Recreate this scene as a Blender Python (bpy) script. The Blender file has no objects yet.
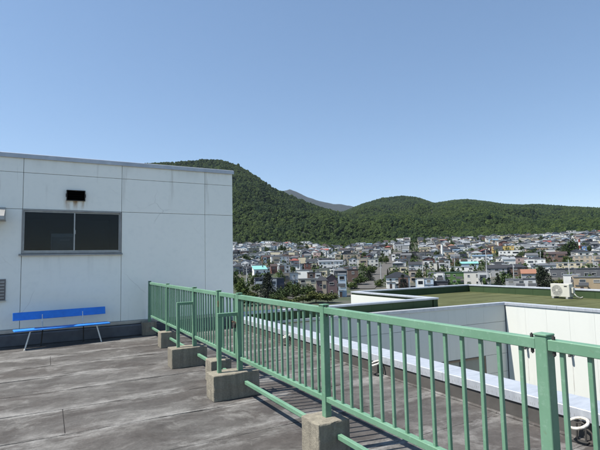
import bpy, bmesh, math, random
import numpy as np
from mathutils import Vector, Matrix
random.seed(7)
rnd = random.Random(11)
scene = bpy.context.scene
COL = scene.collection

# ------------------------------------------------------------------ camera
H_CAM = 1.6
F_PX = 455.0                                   # focal length in photo pixels (600 wide)
YAW, PITCH, ROLL = math.radians(28.974), math.radians(4.636), math.radians(-1.273)
fwd = Vector((math.sin(YAW)*math.cos(PITCH), math.cos(YAW)*math.cos(PITCH), math.sin(PITCH)))
ri = Vector((math.cos(YAW), -math.sin(YAW), 0)); up = ri.cross(fwd)
r2 = ri*math.cos(ROLL) + up*math.sin(ROLL); u2 = -ri*math.sin(ROLL) + up*math.cos(ROLL)
cam = bpy.data.cameras.new('camera'); cam_o = bpy.data.objects.new('camera', cam); COL.objects.link(cam_o)
m = Matrix.Identity(4)
for i in range(3):
    m[i][0] = r2[i]; m[i][1] = u2[i]; m[i][2] = -fwd[i]
m[2][3] = H_CAM
cam_o.matrix_world = m
cam.sensor_fit = 'HORIZONTAL'; cam.sensor_width = 36; cam.lens = 36*F_PX/600
cam.clip_start = 0.05; cam.clip_end = 60000
scene.camera = cam_o
# ------------------------------------------------------------------ sky, sun, exposure
SUN_EL = math.radians(60)
SUN_DIR = Vector((-math.cos(math.radians(12)), math.sin(math.radians(12)), 0))*math.cos(SUN_EL) + Vector((0, 0, math.sin(SUN_EL)))
world = bpy.data.worlds.new('World'); scene.world = world; world.use_nodes = True
wn = world.node_tree.nodes; wl = world.node_tree.links
sky = wn.new('ShaderNodeTexSky'); sky.sky_type = 'NISHITA'; sky.sun_disc = False
sky.sun_elevation = SUN_EL; sky.sun_rotation = math.atan2(SUN_DIR.x, SUN_DIR.y)
sky.altitude = 50; sky.air_density = 0.8; sky.dust_density = 0.0; sky.ozone_density = 1.3
def _vm(op, a, v):
    x = wn.new('ShaderNodeVectorMath'); x.operation = op; wl.new(a, x.inputs[0])
    if op == 'SCALE': x.inputs['Scale'].default_value = v
    return x.outputs[0]
gm = wn.new('ShaderNodeGamma'); gm.inputs[1].default_value = 0.72; wl.new(_vm('SCALE', sky.outputs[0], 1/2.6), gm.inputs[0])
hs = wn.new('ShaderNodeHueSaturation'); hs.inputs['Saturation'].default_value = 1.2; wl.new(_vm('SCALE', gm.outputs[0], 3.15), hs.inputs['Color'])
wl.new(hs.outputs[0], wn['Background'].inputs[0]); wn['Background'].inputs[1].default_value = 0.09
sun = bpy.data.lights.new('sun', 'SUN'); sun.energy = 4.7; sun.angle = math.radians(0.5); sun.color = (1.0, 0.955, 0.88)
sun_o = bpy.data.objects.new('sun', sun); COL.objects.link(sun_o)
sun_o.rotation_euler = (-SUN_DIR).to_track_quat('-Z', 'Y').to_euler()
scene.view_settings.view_transform = 'Standard'; scene.view_settings.look = 'None'
scene.view_settings.exposure = 0.9; scene.view_settings.gamma = 1.0

# ------------------------------------------------------------------ pixel helpers (directions only)
def ray(px, py):
    return r2*((px-300)/F_PX) - u2*((py-225)/F_PX) + fwd
def azim(px, py=262):
    d = ray(px, py); return math.atan2(d.x, d.y)
def tanel(px, py):
    d = ray(px, py); return d.z/math.hypot(d.x, d.y)

# ------------------------------------------------------------------ object helpers
def tag(o, label=None, cat=None, group=None, kind=None):
    if label: o['label'] = label
    if cat: o['category'] = cat
    if group: o['group'] = group
    if kind: o['kind'] = kind
    return o
def empty(name, loc, rz=0.0):
    o = bpy.data.objects.new(name, None); o.location = loc; o.rotation_euler = (0, 0, rz)
    o.empty_display_size = 0.2; COL.objects.link(o); return o
def link(name, me, parent=None, loc=(0, 0, 0), rot=(0, 0, 0)):
    o = bpy.data.objects.new(name, me); COL.objects.link(o); o.location = loc; o.rotation_euler = rot
    if parent: o.parent = parent
    return o
class MB:
    """collects verts/faces with material indices"""
    def __init__(s): s.v = []; s.f = []; s.mi = []; s.sm = []
    def add(s, verts, faces, mi=0, smooth=False):
        b = len(s.v); s.v += [tuple(p) for p in verts]
        for fc in faces: s.f.append([b+i for i in fc]); s.mi.append(mi); s.sm.append(smooth)
    def box(s, x0, x1, y0, y1, z0, z1, mi=0, bev=0.0):
        if bev <= 0:
            s.add([(x0,y0,z0),(x1,y0,z0),(x1,y1,z0),(x0,y1,z0),(x0,y0,z1),(x1,y0,z1),(x1,y1,z1),(x0,y1,z1)],
                  [(0,3,2,1),(4,5,6,7),(0,1,5,4),(1,2,6,5),(2,3,7,6),(3,0,4,7)], mi)
        else:
            bm = bmesh.new(); bmesh.ops.create_cube(bm, size=1)
            bmesh.ops.scale(bm, vec=(x1-x0, y1-y0, z1-z0), verts=bm.verts)
            bmesh.ops.translate(bm, vec=((x0+x1)/2, (y0+y1)/2, (z0+z1)/2), verts=bm.verts)
            bmesh.ops.bevel(bm, geom=bm.edges[:], offset=bev, segments=1, affect='EDGES', profile=0.5)
            s.bm(bm, mi); bm.free()
    def bm(s, bm, mi=0):
        bm.verts.index_update()
        s.add([v.co[:] for v in bm.verts], [[v.index for v in f.verts] for f in bm.faces], mi)
    def tube(s, pts, r, n=8, mi=0, cap=True, smooth=True):
        pts = [Vector(p) for p in pts]; rings = []
        rr = r if isinstance(r, (list, tuple)) else [r]*len(pts)
        for i, p in enumerate(pts):
            d = (pts[min(i+1, len(pts)-1)] - pts[max(i-1, 0)]).normalized()
            a = d.orthogonal().normalized() if i == 0 else (rings_a - d*rings_a.dot(d)).normalized()
            rings_a = a; b = d.cross(a)
            rings.append([p + (a*math.cos(2*math.pi*k/n) + b*math.sin(2*math.pi*k/n))*rr[i] for k in range(n)])
        vs = [q for R in rings for q in R]; fs = []
        for i in range(len(pts)-1):
            for k in range(n):
                fs.append((i*n+k, i*n+(k+1) % n, (i+1)*n+(k+1) % n, (i+1)*n+k))
        s.add(vs, fs, mi, smooth)
        if cap: s.add(rings[0][::-1], [tuple(range(n))], mi); s.add(rings[-1], [tuple(range(n))], mi)
    def mesh(s, name, mats):
        me = bpy.data.meshes.new(name); me.from_pydata(s.v, [], s.f)
        for mt in (mats if isinstance(mats, (list, tuple)) else [mats]): me.materials.append(mt)
        me.polygons.foreach_set('material_index', s.mi); me.polygons.foreach_set('use_smooth', s.sm)
        me.update(); return me
    def build(s, name, mats, parent=None, loc=(0, 0, 0), rot=(0, 0, 0)):
        return link(name, s.mesh(name, mats), parent, loc, rot)
def boxpart(name, dims, mt, parent=None, bev=0.0):
    b = MB(); b.box(*dims, bev=bev); return b.build(name, mt, parent)

# ------------------------------------------------------------------ materials
def newmat(name):
    mt = bpy.data.materials.new(name); mt.use_nodes = True
    nt = mt.node_tree; return mt, nt.nodes, nt.links, nt.nodes['Principled BSDF']
def node(n, t, **kw):
    x = n.new(t)
    for k, v in kw.items(): setattr(x, k, v)
    return x
def mixc(n, l, fac, a, b, blend='MIX'):
    x = n.new('ShaderNodeMix'); x.data_type = 'RGBA'; x.blend_type = blend
    for sock, val in ((x.inputs[0], fac), (x.inputs[6], a), (x.inputs[7], b)):
        if hasattr(val, 'is_linked'): l.new(val, sock)
        elif isinstance(val, (tuple, list)): sock.default_value = (*val[:3], 1)
        else: sock.default_value = val
    return x.outputs[2]
def mth(n, l, op, a, b=None, c=None, clamp=False):
    x = n.new('ShaderNodeMath'); x.operation = op; x.use_clamp = clamp
    for i, val in enumerate((a, b, c)):
        if val is None: continue
        if hasattr(val, 'is_linked'): l.new(val, x.inputs[i])
        else: x.inputs[i].default_value = val
    return x.outputs[0]
def noise(n, l, vec, scale, detail=4, rough=0.55, dist=0.0):
    x = n.new('ShaderNodeTexNoise'); x.inputs['Scale'].default_value = scale; x.inputs['Detail'].default_value = detail
    x.inputs['Roughness'].default_value = rough; x.inputs['Distortion'].default_value = dist
    if vec is not None: l.new(vec, x.inputs['Vector'])
    return x.outputs[0]
def scaled(n, l, vec, s, off=(0, 0, 0)):
    x = n.new('ShaderNodeMapping'); x.inputs['Scale'].default_value = s; x.inputs['Location'].default_value = off
    l.new(vec, x.inputs['Vector']); return x.outputs[0]
def ramp(n, l, v, lo, hi):
    x = n.new('ShaderNodeMapRange'); x.clamp = True
    l.new(v, x.inputs[0]); x.inputs[1].default_value = lo; x.inputs[2].default_value = hi
    return x.outputs[0]
def bump(n, l, p, h, strength=0.3, dist=0.01):
    x = n.new('ShaderNodeBump'); x.inputs['Strength'].default_value = strength; x.inputs['Distance'].default_value = dist
    l.new(h, x.inputs['Height']); l.new(x.outputs[0], p.inputs['Normal'])
def geo(n): return n.new('ShaderNodeNewGeometry').outputs['Position']
def simple(name, c, rough=0.6, metal=0.0, var=0.12, scale=3.0, c2=None, bmp=0.0, bscale=40, coord='pos', spec=0.5):
    mt, n, l, p = newmat(name)
    vec = geo(n) if coord == 'pos' else n.new('ShaderNodeTexCoord').outputs['Object']
    f = ramp(n, l, noise(n, l, vec, scale, 5, 0.6), 0.3, 0.7)
    d = c2 if c2 else tuple(x*(1-2*var) for x in c)
    l.new(mixc(n, l, f, d, tuple(min(1, x*(1+var*0.3)) for x in c)), p.inputs['Base Color'])
    p.inputs['Roughness'].default_value = rough; p.inputs['Metallic'].default_value = metal
    p.inputs['Specular IOR Level'].default_value = spec
    if bmp: bump(n, l, p, noise(n, l, vec, bscale, 4, 0.6), bmp, 0.01)
    return mt

# roof membrane
def mat_membrane():
    mt, n, l, p = newmat('roofing_membrane'); pos = geo(n)
    sep = n.new('ShaderNodeSeparateXYZ'); l.new(pos, sep.inputs[0])
    wv = node(n, 'ShaderNodeTexNoise'); wv.inputs['Scale'].default_value = 1.1; wv.inputs['Detail'].default_value = 4; l.new(pos, wv.inputs['Vector'])
    vm_ = node(n, 'ShaderNodeVectorMath', operation='MULTIPLY_ADD'); l.new(wv.outputs[1], vm_.inputs[0]); vm_.inputs[1].default_value = (0.5, 0.5, 0); l.new(pos, vm_.inputs[2]); pos0 = pos; pos = vm_.outputs[0]
    long_ = scaled(n, l, pos, (0.55, 1.5, 1)); long2 = scaled(n, l, pos, (1.3, 3.0, 1), (3.1, 7, 0))
    a = noise(n, l, long_, 1.0, 8, 0.68, 0.9); b = noise(n, l, long2, 1.0, 5, 0.65, 0.6)
    fine = noise(n, l, pos, 34, 8, 0.8); big = noise(n, l, pos, 0.55, 4, 0.55); mid = noise(n, l, pos, 2.6, 6, 0.62, 0.5)
    col = mixc(n, l, ramp(n, l, a, 0.36, 0.66), (0.056, 0.051, 0.048), (0.125, 0.122, 0.118))
    col = mixc(n, l, mth(n, l, 'MULTIPLY', ramp(n, l, big, 0.44, 0.62), 0.5), col, (0.055, 0.045, 0.04))
    col = mixc(n, l, mth(n, l, 'MULTIPLY', ramp(n, l, b, 0.54, 0.7), 0.6), col, (0.155, 0.151, 0.143))
    col = mixc(n, l, mth(n, l, 'MULTIPLY', ramp(n, l, mid, 0.58, 0.78), 0.5), col, (0.034, 0.031, 0.028))
    blot = noise(n, l, pos, 1.6, 7, 0.7, 0.3)
    col = mixc(n, l, mth(n, l, 'MULTIPLY', ramp(n, l, blot, 0.54, 0.64), 0.6), col, (0.2, 0.196, 0.188))
    pos = pos0
    # chalky bloom collected along the laps, dirt just behind them
    yy = mth(n, l, 'ADD', sep.outputs[1], mth(n, l, 'MULTIPLY', mth(n, l, 'SUBTRACT', noise(n, l, pos, 1.3, 5, 0.65), 0.5), 0.5))
    fr = mth(n, l, 'FRACT', mth(n, l, 'DIVIDE', mth(n, l, 'SUBTRACT', yy, 5.05-9.0), 0.9))
    near = ramp(n, l, mth(n, l, 'ABSOLUTE', mth(n, l, 'SUBTRACT', fr, 0.5)), 0.22, 0.5); brk = ramp(n, l, noise(n, l, scaled(n, l, pos, (0.9, 2.6, 1)), 1.0, 7, 0.72), 0.47, 0.56)
    w = mth(n, l, 'MULTIPLY', mth(n, l, 'MULTIPLY', near, brk), 0.68)
    col = mixc(n, l, w, col, (0.29, 0.287, 0.278))
    dirt = mth(n, l, 'MULTIPLY', ramp(n, l, fr, 0.74, 0.97), ramp(n, l, noise(n, l, pos, 1.1, 3, 0.5), 0.38, 0.6))
    col = mixc(n, l, mth(n, l, 'MULTIPLY', dirt, 0.12), col, (0.036, 0.031, 0.028))
    ln = mth(n, l, 'FRACT', mth(n, l, 'DIVIDE', mth(n, l, 'SUBTRACT', mth(n, l, 'ADD', sep.outputs[1], mth(n, l, 'MULTIPLY', mth(n, l, 'SUBTRACT', noise(n, l, pos, 3.0, 3), 0.5), 0.03)), 5.05-9.0), 0.9))
    bit = mth(n, l, 'MULTIPLY', ramp(n, l, mth(n, l, 'ABSOLUTE', mth(n, l, 'SUBTRACT', ln, 0.5)), 0.484, 0.497), ramp(n, l, noise(n, l, scaled(n, l, pos, (1.3, 2.0, 1)), 1.0, 6, 0.7), 0.5, 0.58))
    col = mixc(n, l, mth(n, l, 'MULTIPLY', bit, 0.8), col, (0.02, 0.018, 0.017))
    dk = ramp(n, l, noise(n, l, scaled(n, l, pos, (0.6, 1.1, 1), (5, 2, 0)), 1.0, 6, 0.66, 0.6), 0.56, 0.68)
    col = mixc(n, l, mth(n, l, 'MULTIPLY', dk, 0.5), col, (0.042, 0.036, 0.032))
    # fine scratches
    vo = node(n, 'ShaderNodeTexVoronoi', feature='DISTANCE_TO_EDGE'); vo.inputs['Scale'].default_value = 1.3
    l.new(scaled(n, l, pos, (1, 1, 1)), vo.inputs['Vector'])
    cr = mth(n, l, 'MULTIPLY', ramp(n, l, vo.outputs[0], 0.006, 0.0), ramp(n, l, noise(n, l, pos, 1.9, 3), 0.55, 0.7))
    col = mixc(n, l, mth(n, l, 'MULTIPLY', cr, 0.5), col, (0.17, 0.167, 0.16))
    grit = noise(n, l, pos, 5.5, 7, 0.78)
    col = mixc(n, l, 1.0, col, mixc(n, l, ramp(n, l, grit, 0.3, 0.7), (0.72, 0.715, 0.71), (1.3, 1.3, 1.3)), 'MULTIPLY')
    col = mixc(n, l, 1.0, col, mixc(n, l, fine, (0.36, 0.355, 0.35), (1.36, 1.35, 1.34)), 'MULTIPLY')
    l.new(col, p.inputs['Base Color']); p.inputs['Roughness'].default_value = 0.85; p.inputs['Specular IOR Level'].default_value = 0.3
    bump(n, l, p, mth(n, l, 'ADD', mth(n, l, 'MULTIPLY', fine, 0.5), mid), 0.5, 0.012)
    return mt
def mat_panel():
    """pale pre-cast panel with drip streaks, hairline cracks and rust under the vent"""
    mt, n, l, p = newmat('wall_panel_paint'); pos = geo(n)
    sep = n.new('ShaderNodeSeparateXYZ'); l.new(pos, sep.inputs[0]); X, Y, Z = sep.outputs
    big = noise(n, l, pos, 0.8, 4, 0.5); fine = noise(n, l, pos, 9, 5, 0.6)
    col = mixc(n, l, big, (0.86, 0.86, 0.79), (0.90, 0.895, 0.825))
    col = mixc(n, l, mth(n, l, 'MULTIPLY', ramp(n, l, fine, 0.5, 0.8), 0.12), col, (0.45, 0.5, 0.49))
    st = noise(n, l, scaled(n, l, pos, (5.5, 1, 0.35)), 1.0, 5, 0.6)
    fade = ramp(n, l, Z, 2.9, 3.62)
    col = mixc(n, l, mth(n, l, 'MULTIPLY', mth(n, l, 'MULTIPLY', ramp(n, l, st, 0.6, 0.72), fade), 0.6), col, (0.38, 0.35, 0.29))
    col = mixc(n, l, mth(n, l, 'MULTIPLY', mth(n, l, 'MULTIPLY', ramp(n, l, st, 0.58, 0.8), ramp(n, l, Z, 0.9, 0.3)), 0.35), col, (0.4, 0.42, 0.4))
    top = mth(n, l, 'MULTIPLY', ramp(n, l, Z, 3.7, 3.97), ramp(n, l, noise(n, l, scaled(n, l, pos, (3, 1, 0.5)), 1.0, 5, 0.6), 0.45, 0.7))
    col = mixc(n, l, mth(n, l, 'MULTIPLY', top, 0.3), col, (0.4, 0.39, 0.34))
    sil = mth(n, l, 'MULTIPLY', mth(n, l, 'MULTIPLY', ramp(n, l, Z, 1.2, 1.86), ramp(n, l, Z, 1.9, 1.88)), ramp(n, l, noise(n, l, scaled(n, l, pos, (7, 1, 0.4)), 1.0, 4, 0.6), 0.52, 0.7))
    sil = mth(n, l, 'MULTIPLY', sil, mth(n, l, 'MULTIPLY', ramp(n, l, X, -0.6, -0.45), ramp(n, l, X, 1.55, 1.4)))
    col = mixc(n, l, mth(n, l, 'MULTIPLY', sil, 0.22), col, (0.4, 0.4, 0.37))
    # hairline cracks
    vo = node(n, 'ShaderNodeTexVoronoi', feature='DISTANCE_TO_EDGE'); vo.inputs['Scale'].default_value = 0.75
    wob = mixc(n, l, 0.12, pos, n.new('ShaderNodeTexNoise').outputs[1]); l.new(wob, vo.inputs['Vector'])
    ck = mth(n, l, 'MULTIPLY', ramp(n, l, vo.outputs[0], 0.006, 0.0), ramp(n, l, noise(n, l, pos, 0.9, 3), 0.56, 0.66))
    col = mixc(n, l, mth(n, l, 'MULTIPLY', ck, 0.28), col, (0.3, 0.28, 0.25))
    # rust running down below the vent
    inx = mth(n, l, 'MULTIPLY', ramp(n, l, X, 0.26, 0.33), ramp(n, l, X, 0.76, 0.69))
    inz = mth(n, l, 'MULTIPLY', ramp(n, l, Z, 2.78, 3.05), ramp(n, l, Z, 3.12, 3.07))
    rs = ramp(n, l, noise(n, l, scaled(n, l, pos, (11, 1, 1.2)), 1.0, 5, 0.6), 0.46, 0.62)
    col = mixc(n, l, mth(n, l, 'MULTIPLY', mth(n, l, 'MULTIPLY', inx, inz), mth(n, l, 'MULTIPLY', rs, 0.95)), col, (0.34, 0.2, 0.08))
    l.new(col, p.inputs['Base Color']); p.inputs['Roughness'].default_value = 0.7
    bump(n, l, p, fine, 0.12, 0.01)
    return mt
def mat_concrete():
    mt, n, l, p = newmat('weathered_concrete'); pos = geo(n)
    sep = n.new('ShaderNodeSeparateXYZ'); l.new(pos, sep.inputs[0])
    a = noise(n, l, pos, 5, 6, 0.65); g = noise(n, l, pos, 60, 3, 0.7); st = noise(n, l, scaled(n, l, pos, (14, 14, 1.2)), 1, 5, 0.6)
    col = mixc(n, l, a, (0.15, 0.135, 0.105), (0.29, 0.262, 0.205))
    col = mixc(n, l, mth(n, l, 'MULTIPLY', ramp(n, l, st, 0.45, 0.7), 0.5), col, (0.075, 0.066, 0.052))
    col = mixc(n, l, 1.0, col, mixc(n, l, g, (0.6, 0.6, 0.6), (1.35, 1.35, 1.35)), 'MULTIPLY')
    l.new(col, p.inputs['Base Color']); p.inputs['Roughness'].default_value = 0.9
    bump(n, l, p, mth(n, l, 'ADD', g, a), 0.6, 0.01); return mt
def mat_green_paint():
    mt, n, l, p = newmat('green_gloss_paint'); pos = geo(n)
    a = noise(n, l, pos, 3, 5, 0.6); f = noise(n, l, pos, 45, 4, 0.65)
    col = mixc(n, l, ramp(n, l, a, 0.3, 0.7), (0.098, 0.21, 0.13), (0.142, 0.265, 0.178))
    col = mixc(n, l, mth(n, l, 'MULTIPLY', ramp(n, l, f, 0.56, 0.72), 0.4), col, (0.25, 0.37, 0.29))
    rust = mth(n, l, 'MULTIPLY', ramp(n, l, noise(n, l, pos, 17, 5, 0.7), 0.65, 0.72), 0.55)
    col = mixc(n, l, rust, col, (0.12, 0.075, 0.04))
    l.new(col, p.inputs['Base Color']); p.inputs['Roughness'].default_value = 0.5
    bump(n, l, p, f, 0.08, 0.004); return mt
def mat_coping():
    mt, n, l, p = newmat('galvanised_coping'); pos = geo(n)
    a = noise(n, l, scaled(n, l, pos, (2, 7, 2)), 2.0, 6, 0.65); f = noise(n, l, pos, 25, 4, 0.6)
    l.new(mixc(n, l, ramp(n, l, a, 0.3, 0.7), (0.36, 0.385, 0.425), (0.5, 0.525, 0.56)), p.inputs['Base Color'])
    p.inputs['Metallic'].default_value = 0.35
    l.new(mth(n, l, 'MULTIPLY_ADD', f, 0.3, 0.3), p.inputs['Roughness']); bump(n, l, p, a, 0.1, 0.01); return mt
def mat_green_roof():
    mt, n, l, p = newmat('green_roof_sheet'); pos = geo(n)
    a = noise(n, l, scaled(n, l, pos, (0.5, 1.6, 1)), 1.0, 6, 0.6); f = noise(n, l, pos, 6, 5, 0.7); b = noise(n, l, pos, 0.4, 4, 0.5)
    col = mixc(n, l, ramp(n, l, a, 0.35, 0.68), (0.062, 0.07, 0.031), (0.1, 0.107, 0.052))
    col = mixc(n, l, mth(n, l, 'MULTIPLY', ramp(n, l, f, 0.5, 0.75), 0.5), col, (0.05, 0.05, 0.025))
    col = mixc(n, l, mth(n, l, 'MULTIPLY', ramp(n, l, b, 0.5, 0.65), 0.5), col, (0.058, 0.063, 0.028))
    l.new(col, p.inputs['Base Color']); p.inputs['Roughness'].default_value = 0.95; p.inputs['Specular IOR Level'].default_value = 0.1
    bump(n, l, p, f, 0.4, 0.02); return mt
def mat_white_wall():
    mt, n, l, p = newmat('white_siding'); pos = geo(n)
    a = noise(n, l, pos, 0.9, 5, 0.6); st = noise(n, l, scaled(n, l, pos, (3.5, 3.5, 0.2)), 1, 5, 0.6)
    col = mixc(n, l, a, (0.57, 0.585, 0.545), (0.625, 0.635, 0.595))
    col = mixc(n, l, mth(n, l, 'MULTIPLY', ramp(n, l, st, 0.55, 0.8), 0.25), col, (0.42, 0.435, 0.42))
    l.new(col, p.inputs['Base Color']); p.inputs['Roughness'].default_value = 0.65; return mt
M = {}
M['membrane'] = mat_membrane(); M['panel'] = mat_panel(); M['concrete'] = mat_concrete(); M['green'] = mat_green_paint()
M['coping'] = mat_coping(); M['groof'] = mat_green_roof(); M['white'] = mat_white_wall()
M['bitumen'] = simple('bitumen', (0.028, 0.026, 0.026), 0.9, var=0.2, scale=6, bmp=0.3)
M['upstand'] = simple('bitumen_upstand', (0.125, 0.13, 0.142), 0.8, c2=(0.075, 0.076, 0.084), scale=3, bmp=0.3, bscale=12)
M['kerbside'] = simple('kerb_membrane', (0.085, 0.08, 0.073), 0.88, c2=(0.045, 0.041, 0.038), scale=2.5, bmp=0.3, bscale=14)
M['joint'] = simple('joint_sealant', (0.34, 0.345, 0.33), 0.9)
M['alu'] = simple('aluminium', (0.42, 0.42, 0.41), 0.42, 0.7, scale=6)
M['alu_dark'] = simple('dull_aluminium', (0.36, 0.355, 0.34), 0.5, 0.3, scale=6)
M['bronze'] = simple('bronze_frame', (0.16, 0.125, 0.095), 0.5, 0.3)
M['glass'] = simple('dark_glass', (0.005, 0.008, 0.013), 0.05, 0.0, var=0.1, scale=0.6, spec=0.2)
def mat_wglass():
    mt, n, l, p = newmat('tinted_window_glass'); p.inputs['Base Color'].default_value = (0.27, 0.33, 0.39, 1)
    p.inputs['Transmission Weight'].default_value = 1.0; p.inputs['Roughness'].default_value = 0.0; p.inputs['IOR'].default_value = 1.3; return mt
M['wglass'] = mat_wglass()
M['black'] = simple('duct_shade_black', (0.004, 0.004, 0.004), 1.0, spec=0.0)  # near-black colour standing for the shade inside the vent
M['rust'] = simple('rusty_steel', (0.13, 0.07, 0.04), 0.85, 0.1, c2=(0.05, 0.03, 0.022), scale=20)
M['blue'] = simple('blue_plastic_slat', (0.02, 0.21, 0.68), 0.5, c2=(0.012, 0.165, 0.6), scale=9, bmp=0.1)
M['cream_metal'] = simple('cream_painted_steel', (0.72, 0.71, 0.67), 0.45, c2=(0.5, 0.48, 0.43), scale=18)
M['ringwhite'] = simple('white_worn_ring', (0.74, 0.72, 0.66), 0.5, c2=(0.3, 0.26, 0.2), scale=26)
M['ringdark'] = simple('dark_bracket', (0.05, 0.048, 0.045), 0.7, 0.3, scale=12)
M['gpar'] = simple('green_parapet_paint', (0.03, 0.06, 0.018), 0.75, c2=(0.022, 0.045, 0.013), scale=1.6, bmp=0.1, bscale=8)
M['acwhite'] = simple('ac_ivory', (0.5, 0.49, 0.43), 0.45, var=0.05)
M['acdark'] = simple('ac_dark', (0.03, 0.03, 0.03), 0.6)
M['acmid'] = simple('ac_grey', (0.32, 0.32, 0.3), 0.5)

# ================================================================== LARGE STRUCTURE
GROUND_Z = -11.5
GK = [(0, -11.5), (185, -11.5), (300, -7.5), (400, -1.5), (500, 6.5), (600, 15.5), (700, 25), (800, 33), (1000, 44), (60000, 44)]
_gr = np.array([a for a, b in GK], float); _gz = np.array([b for a, b in GK], float)
def sector(az):                               # the slope rises only on the hill side
    az = np.degrees(az); return np.clip(np.minimum((az+70)/40, (130-az)/40), 0, 1)
def ground_z(r, az):
    return GROUND_Z + (np.interp(r, _gr, _gz) - GROUND_Z)*sector(np.asarray(az))
def gz(x, y): return float(ground_z(math.hypot(x, y), math.atan2(x, y)))
def polar_mesh(name, az, rr, zf, mats):
    A, Rr = np.meshgrid(az, rr, indexing='ij'); Zz = zf(A, Rr)
    vs = np.stack([Rr*np.sin(A), Rr*np.cos(A), Zz], -1).reshape(-1, 3)
    na, nr = len(az), len(rr); fs = []
    for i in range(na-1):
        for j in range(nr-1):
            a = i*nr+j; fs.append((a, a+1, a+nr+1, a+nr))
    me = bpy.data.meshes.new(name); me.from_pydata(vs.tolist(), [], fs); me.materials.append(mats)
    me.polygons.foreach_set('use_smooth', [True]*len(fs)); me.update(); return me
# value noise
_tab = np.random.RandomState(5).rand(256, 256)
def vnoise(x, y):
    xi = np.floor(x).astype(int); yi = np.floor(y).astype(int); fx = x-xi; fy = y-yi
    fx = fx*fx*(3-2*fx); fy = fy*fy*(3-2*fy)
    t = lambda a, b: _tab[a % 256, b % 256]
    return (t(xi, yi)*(1-fx)+t(xi+1, yi)*fx)*(1-fy) + (t(xi, yi+1)*(1-fx)+t(xi+1, yi+1)*fx)*fy
def fbm(x, y, o=4):
    s = 0; a = .5
    for k in range(o): s = s + a*vnoise(x*2**k+17*k, y*2**k+9*k); a *= .5
    return s
def mat_ground():
    mt, n, l, p = newmat('town_ground'); pos = geo(n)
    a = noise(n, l, pos, 0.05, 5, 0.6); b = noise(n, l, pos, 0.3, 4, 0.6)
    col = mixc(n, l, ramp(n, l, a, 0.42, 0.58), (0.03, 0.042, 0.016), (0.075, 0.07, 0.058))
    col = mixc(n, l, mth(n, l, 'MULTIPLY', ramp(n, l, b, 0.5, 0.7), 0.5), col, (0.055, 0.053, 0.047))
    l.new(col, p.inputs['Base Color']); p.inputs['Roughness'].default_value = 0.95; return mt
M['ground'] = mat_ground()
rr = np.concatenate([[0.01, 20, 60, 100, 140], np.arange(180, 820, 20), [900, 1000, 1500, 2500, 4000, 8000, 16000, 40000]])
tag(link('ground', polar_mesh('ground', np.radians(np.arange(-180, 181, 4)), rr, lambda A, R: ground_z(R, A), M['ground'])), kind='structure')

# ---- hills: crest lines read from the photograph as directions, given distances of a real range
def crest(pts):
    az = np.array([azim(x, 262) for x, y in pts]); te = np.array([tanel(x, y) for x, y in pts]); return az, te
C1 = crest([(-160,185),(-80,178),(0,176),(60,172),(110,166),(150,163.5),(185,161.5),(205,159.5),(222,160),(240,166.5),(258,177),(275,188.5),(300,199.5),(320,207),(340,212.5),(352,216),(375,222),(400,233),(425,243),(450,250)])
C3 = crest([(230,223.2),(280,218.2),(320,213.2),(345,211.7),(365,203.7),(385,197.7),(405,195.7),(420,197.2),(437,203.2),(455,200.2),(470,199.2),(490,201.2),(505,203.7),(520,204.7),(545,204.2),(570,206.2),(600,207.7),(660,210.2),(740,214.2),(850,220.2)])
CS = crest([(295,246),(315,238),(335,226),(350,218),(370,213.5),(395,211),(420,214),(440,213),(465,205.5),(485,206),(505,212),(530,222),(560,230),(600,236),(650,240)])
C2 = crest([(240,205),(270,196),(284,190.5),(291,189),(297,191),(305,195),(318,200),(332,203),(345,204.5),(358,206.5),(375,210),(420,216)])
FOOT = 765.0
def ridge(A, R, C, D, foot, pw, namp, back=0.5):
    te = np.interp(A, C[0], C[1]); zc = H_CAM + te*D
    b = ground_z(R, A)-1.5; t = np.clip((R-foot)/(D-foot), 0, 1)
    x = R*np.sin(A); y = R*np.cos(A)
    gul = (fbm(x/300+3, y/300+8, 4)-.47) + .5*(fbm(x/130+1, y/130+5, 3)-.45); lump = fbm(x/55, y/55, 3)-.45
    wa = A*D/190 + 1.1*fbm(x/420+2, y/420+6, 2)*2; spur = np.abs(np.sin(wa))**0.8-.62
    zz = b + (zc-b)*(t**pw) + (gul*namp*.8 + spur*namp*.22 + lump*namp*0.15)*np.sin(math.pi*np.clip(t, 0, 1))**0.8
    zz = np.where(R < D, np.minimum(zz, H_CAM + te*R*(0.86+0.14*t) - 5), zz)
    over = np.clip(R-D, 0, None); zz = zz - over*back
    return np.where(R > foot, zz, b-2)
def hill_z(A, R):
    z1 = ridge(A, R, C1, 1450 - 250*np.clip((np.degrees(A)-20)/20, 0, 1), FOOT-15, 1.1, 260)
    z3 = ridge(A, R, C3, 2250, FOOT+150, 1.1, 260)
    zs = ridge(A, R, CS, 1300, FOOT-5, 1.05, 170, 0.45)
    base = ground_z(R, A) - 1.5 + np.clip((R-FOOT)*0.15, -2, 20)
    return np.maximum(np.maximum(np.maximum(z1, z3), zs), base)
def mat_hill():
    mt, n, l, p = newmat('forest_floor'); pos = geo(n)
    a = noise(n, l, pos, 0.06, 5, 0.6)
    l.new(mixc(n, l, a, (0.008, 0.015, 0.006), (0.02, 0.032, 0.011)), p.inputs['Base Color']); p.inputs['Roughness'].default_value = 1.0; return mt
M['hill'] = mat_hill()
haz = np.radians(np.arange(-14, 76, 0.4)); hrr = np.concatenate([np.arange(735, 1500, 14), np.arange(1500, 2500, 22)])
hill_me = polar_mesh('wooded_hills', haz, hrr, hill_z, M['hill'])
tag(link('wooded_hills', hill_me), kind='structure')
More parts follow.
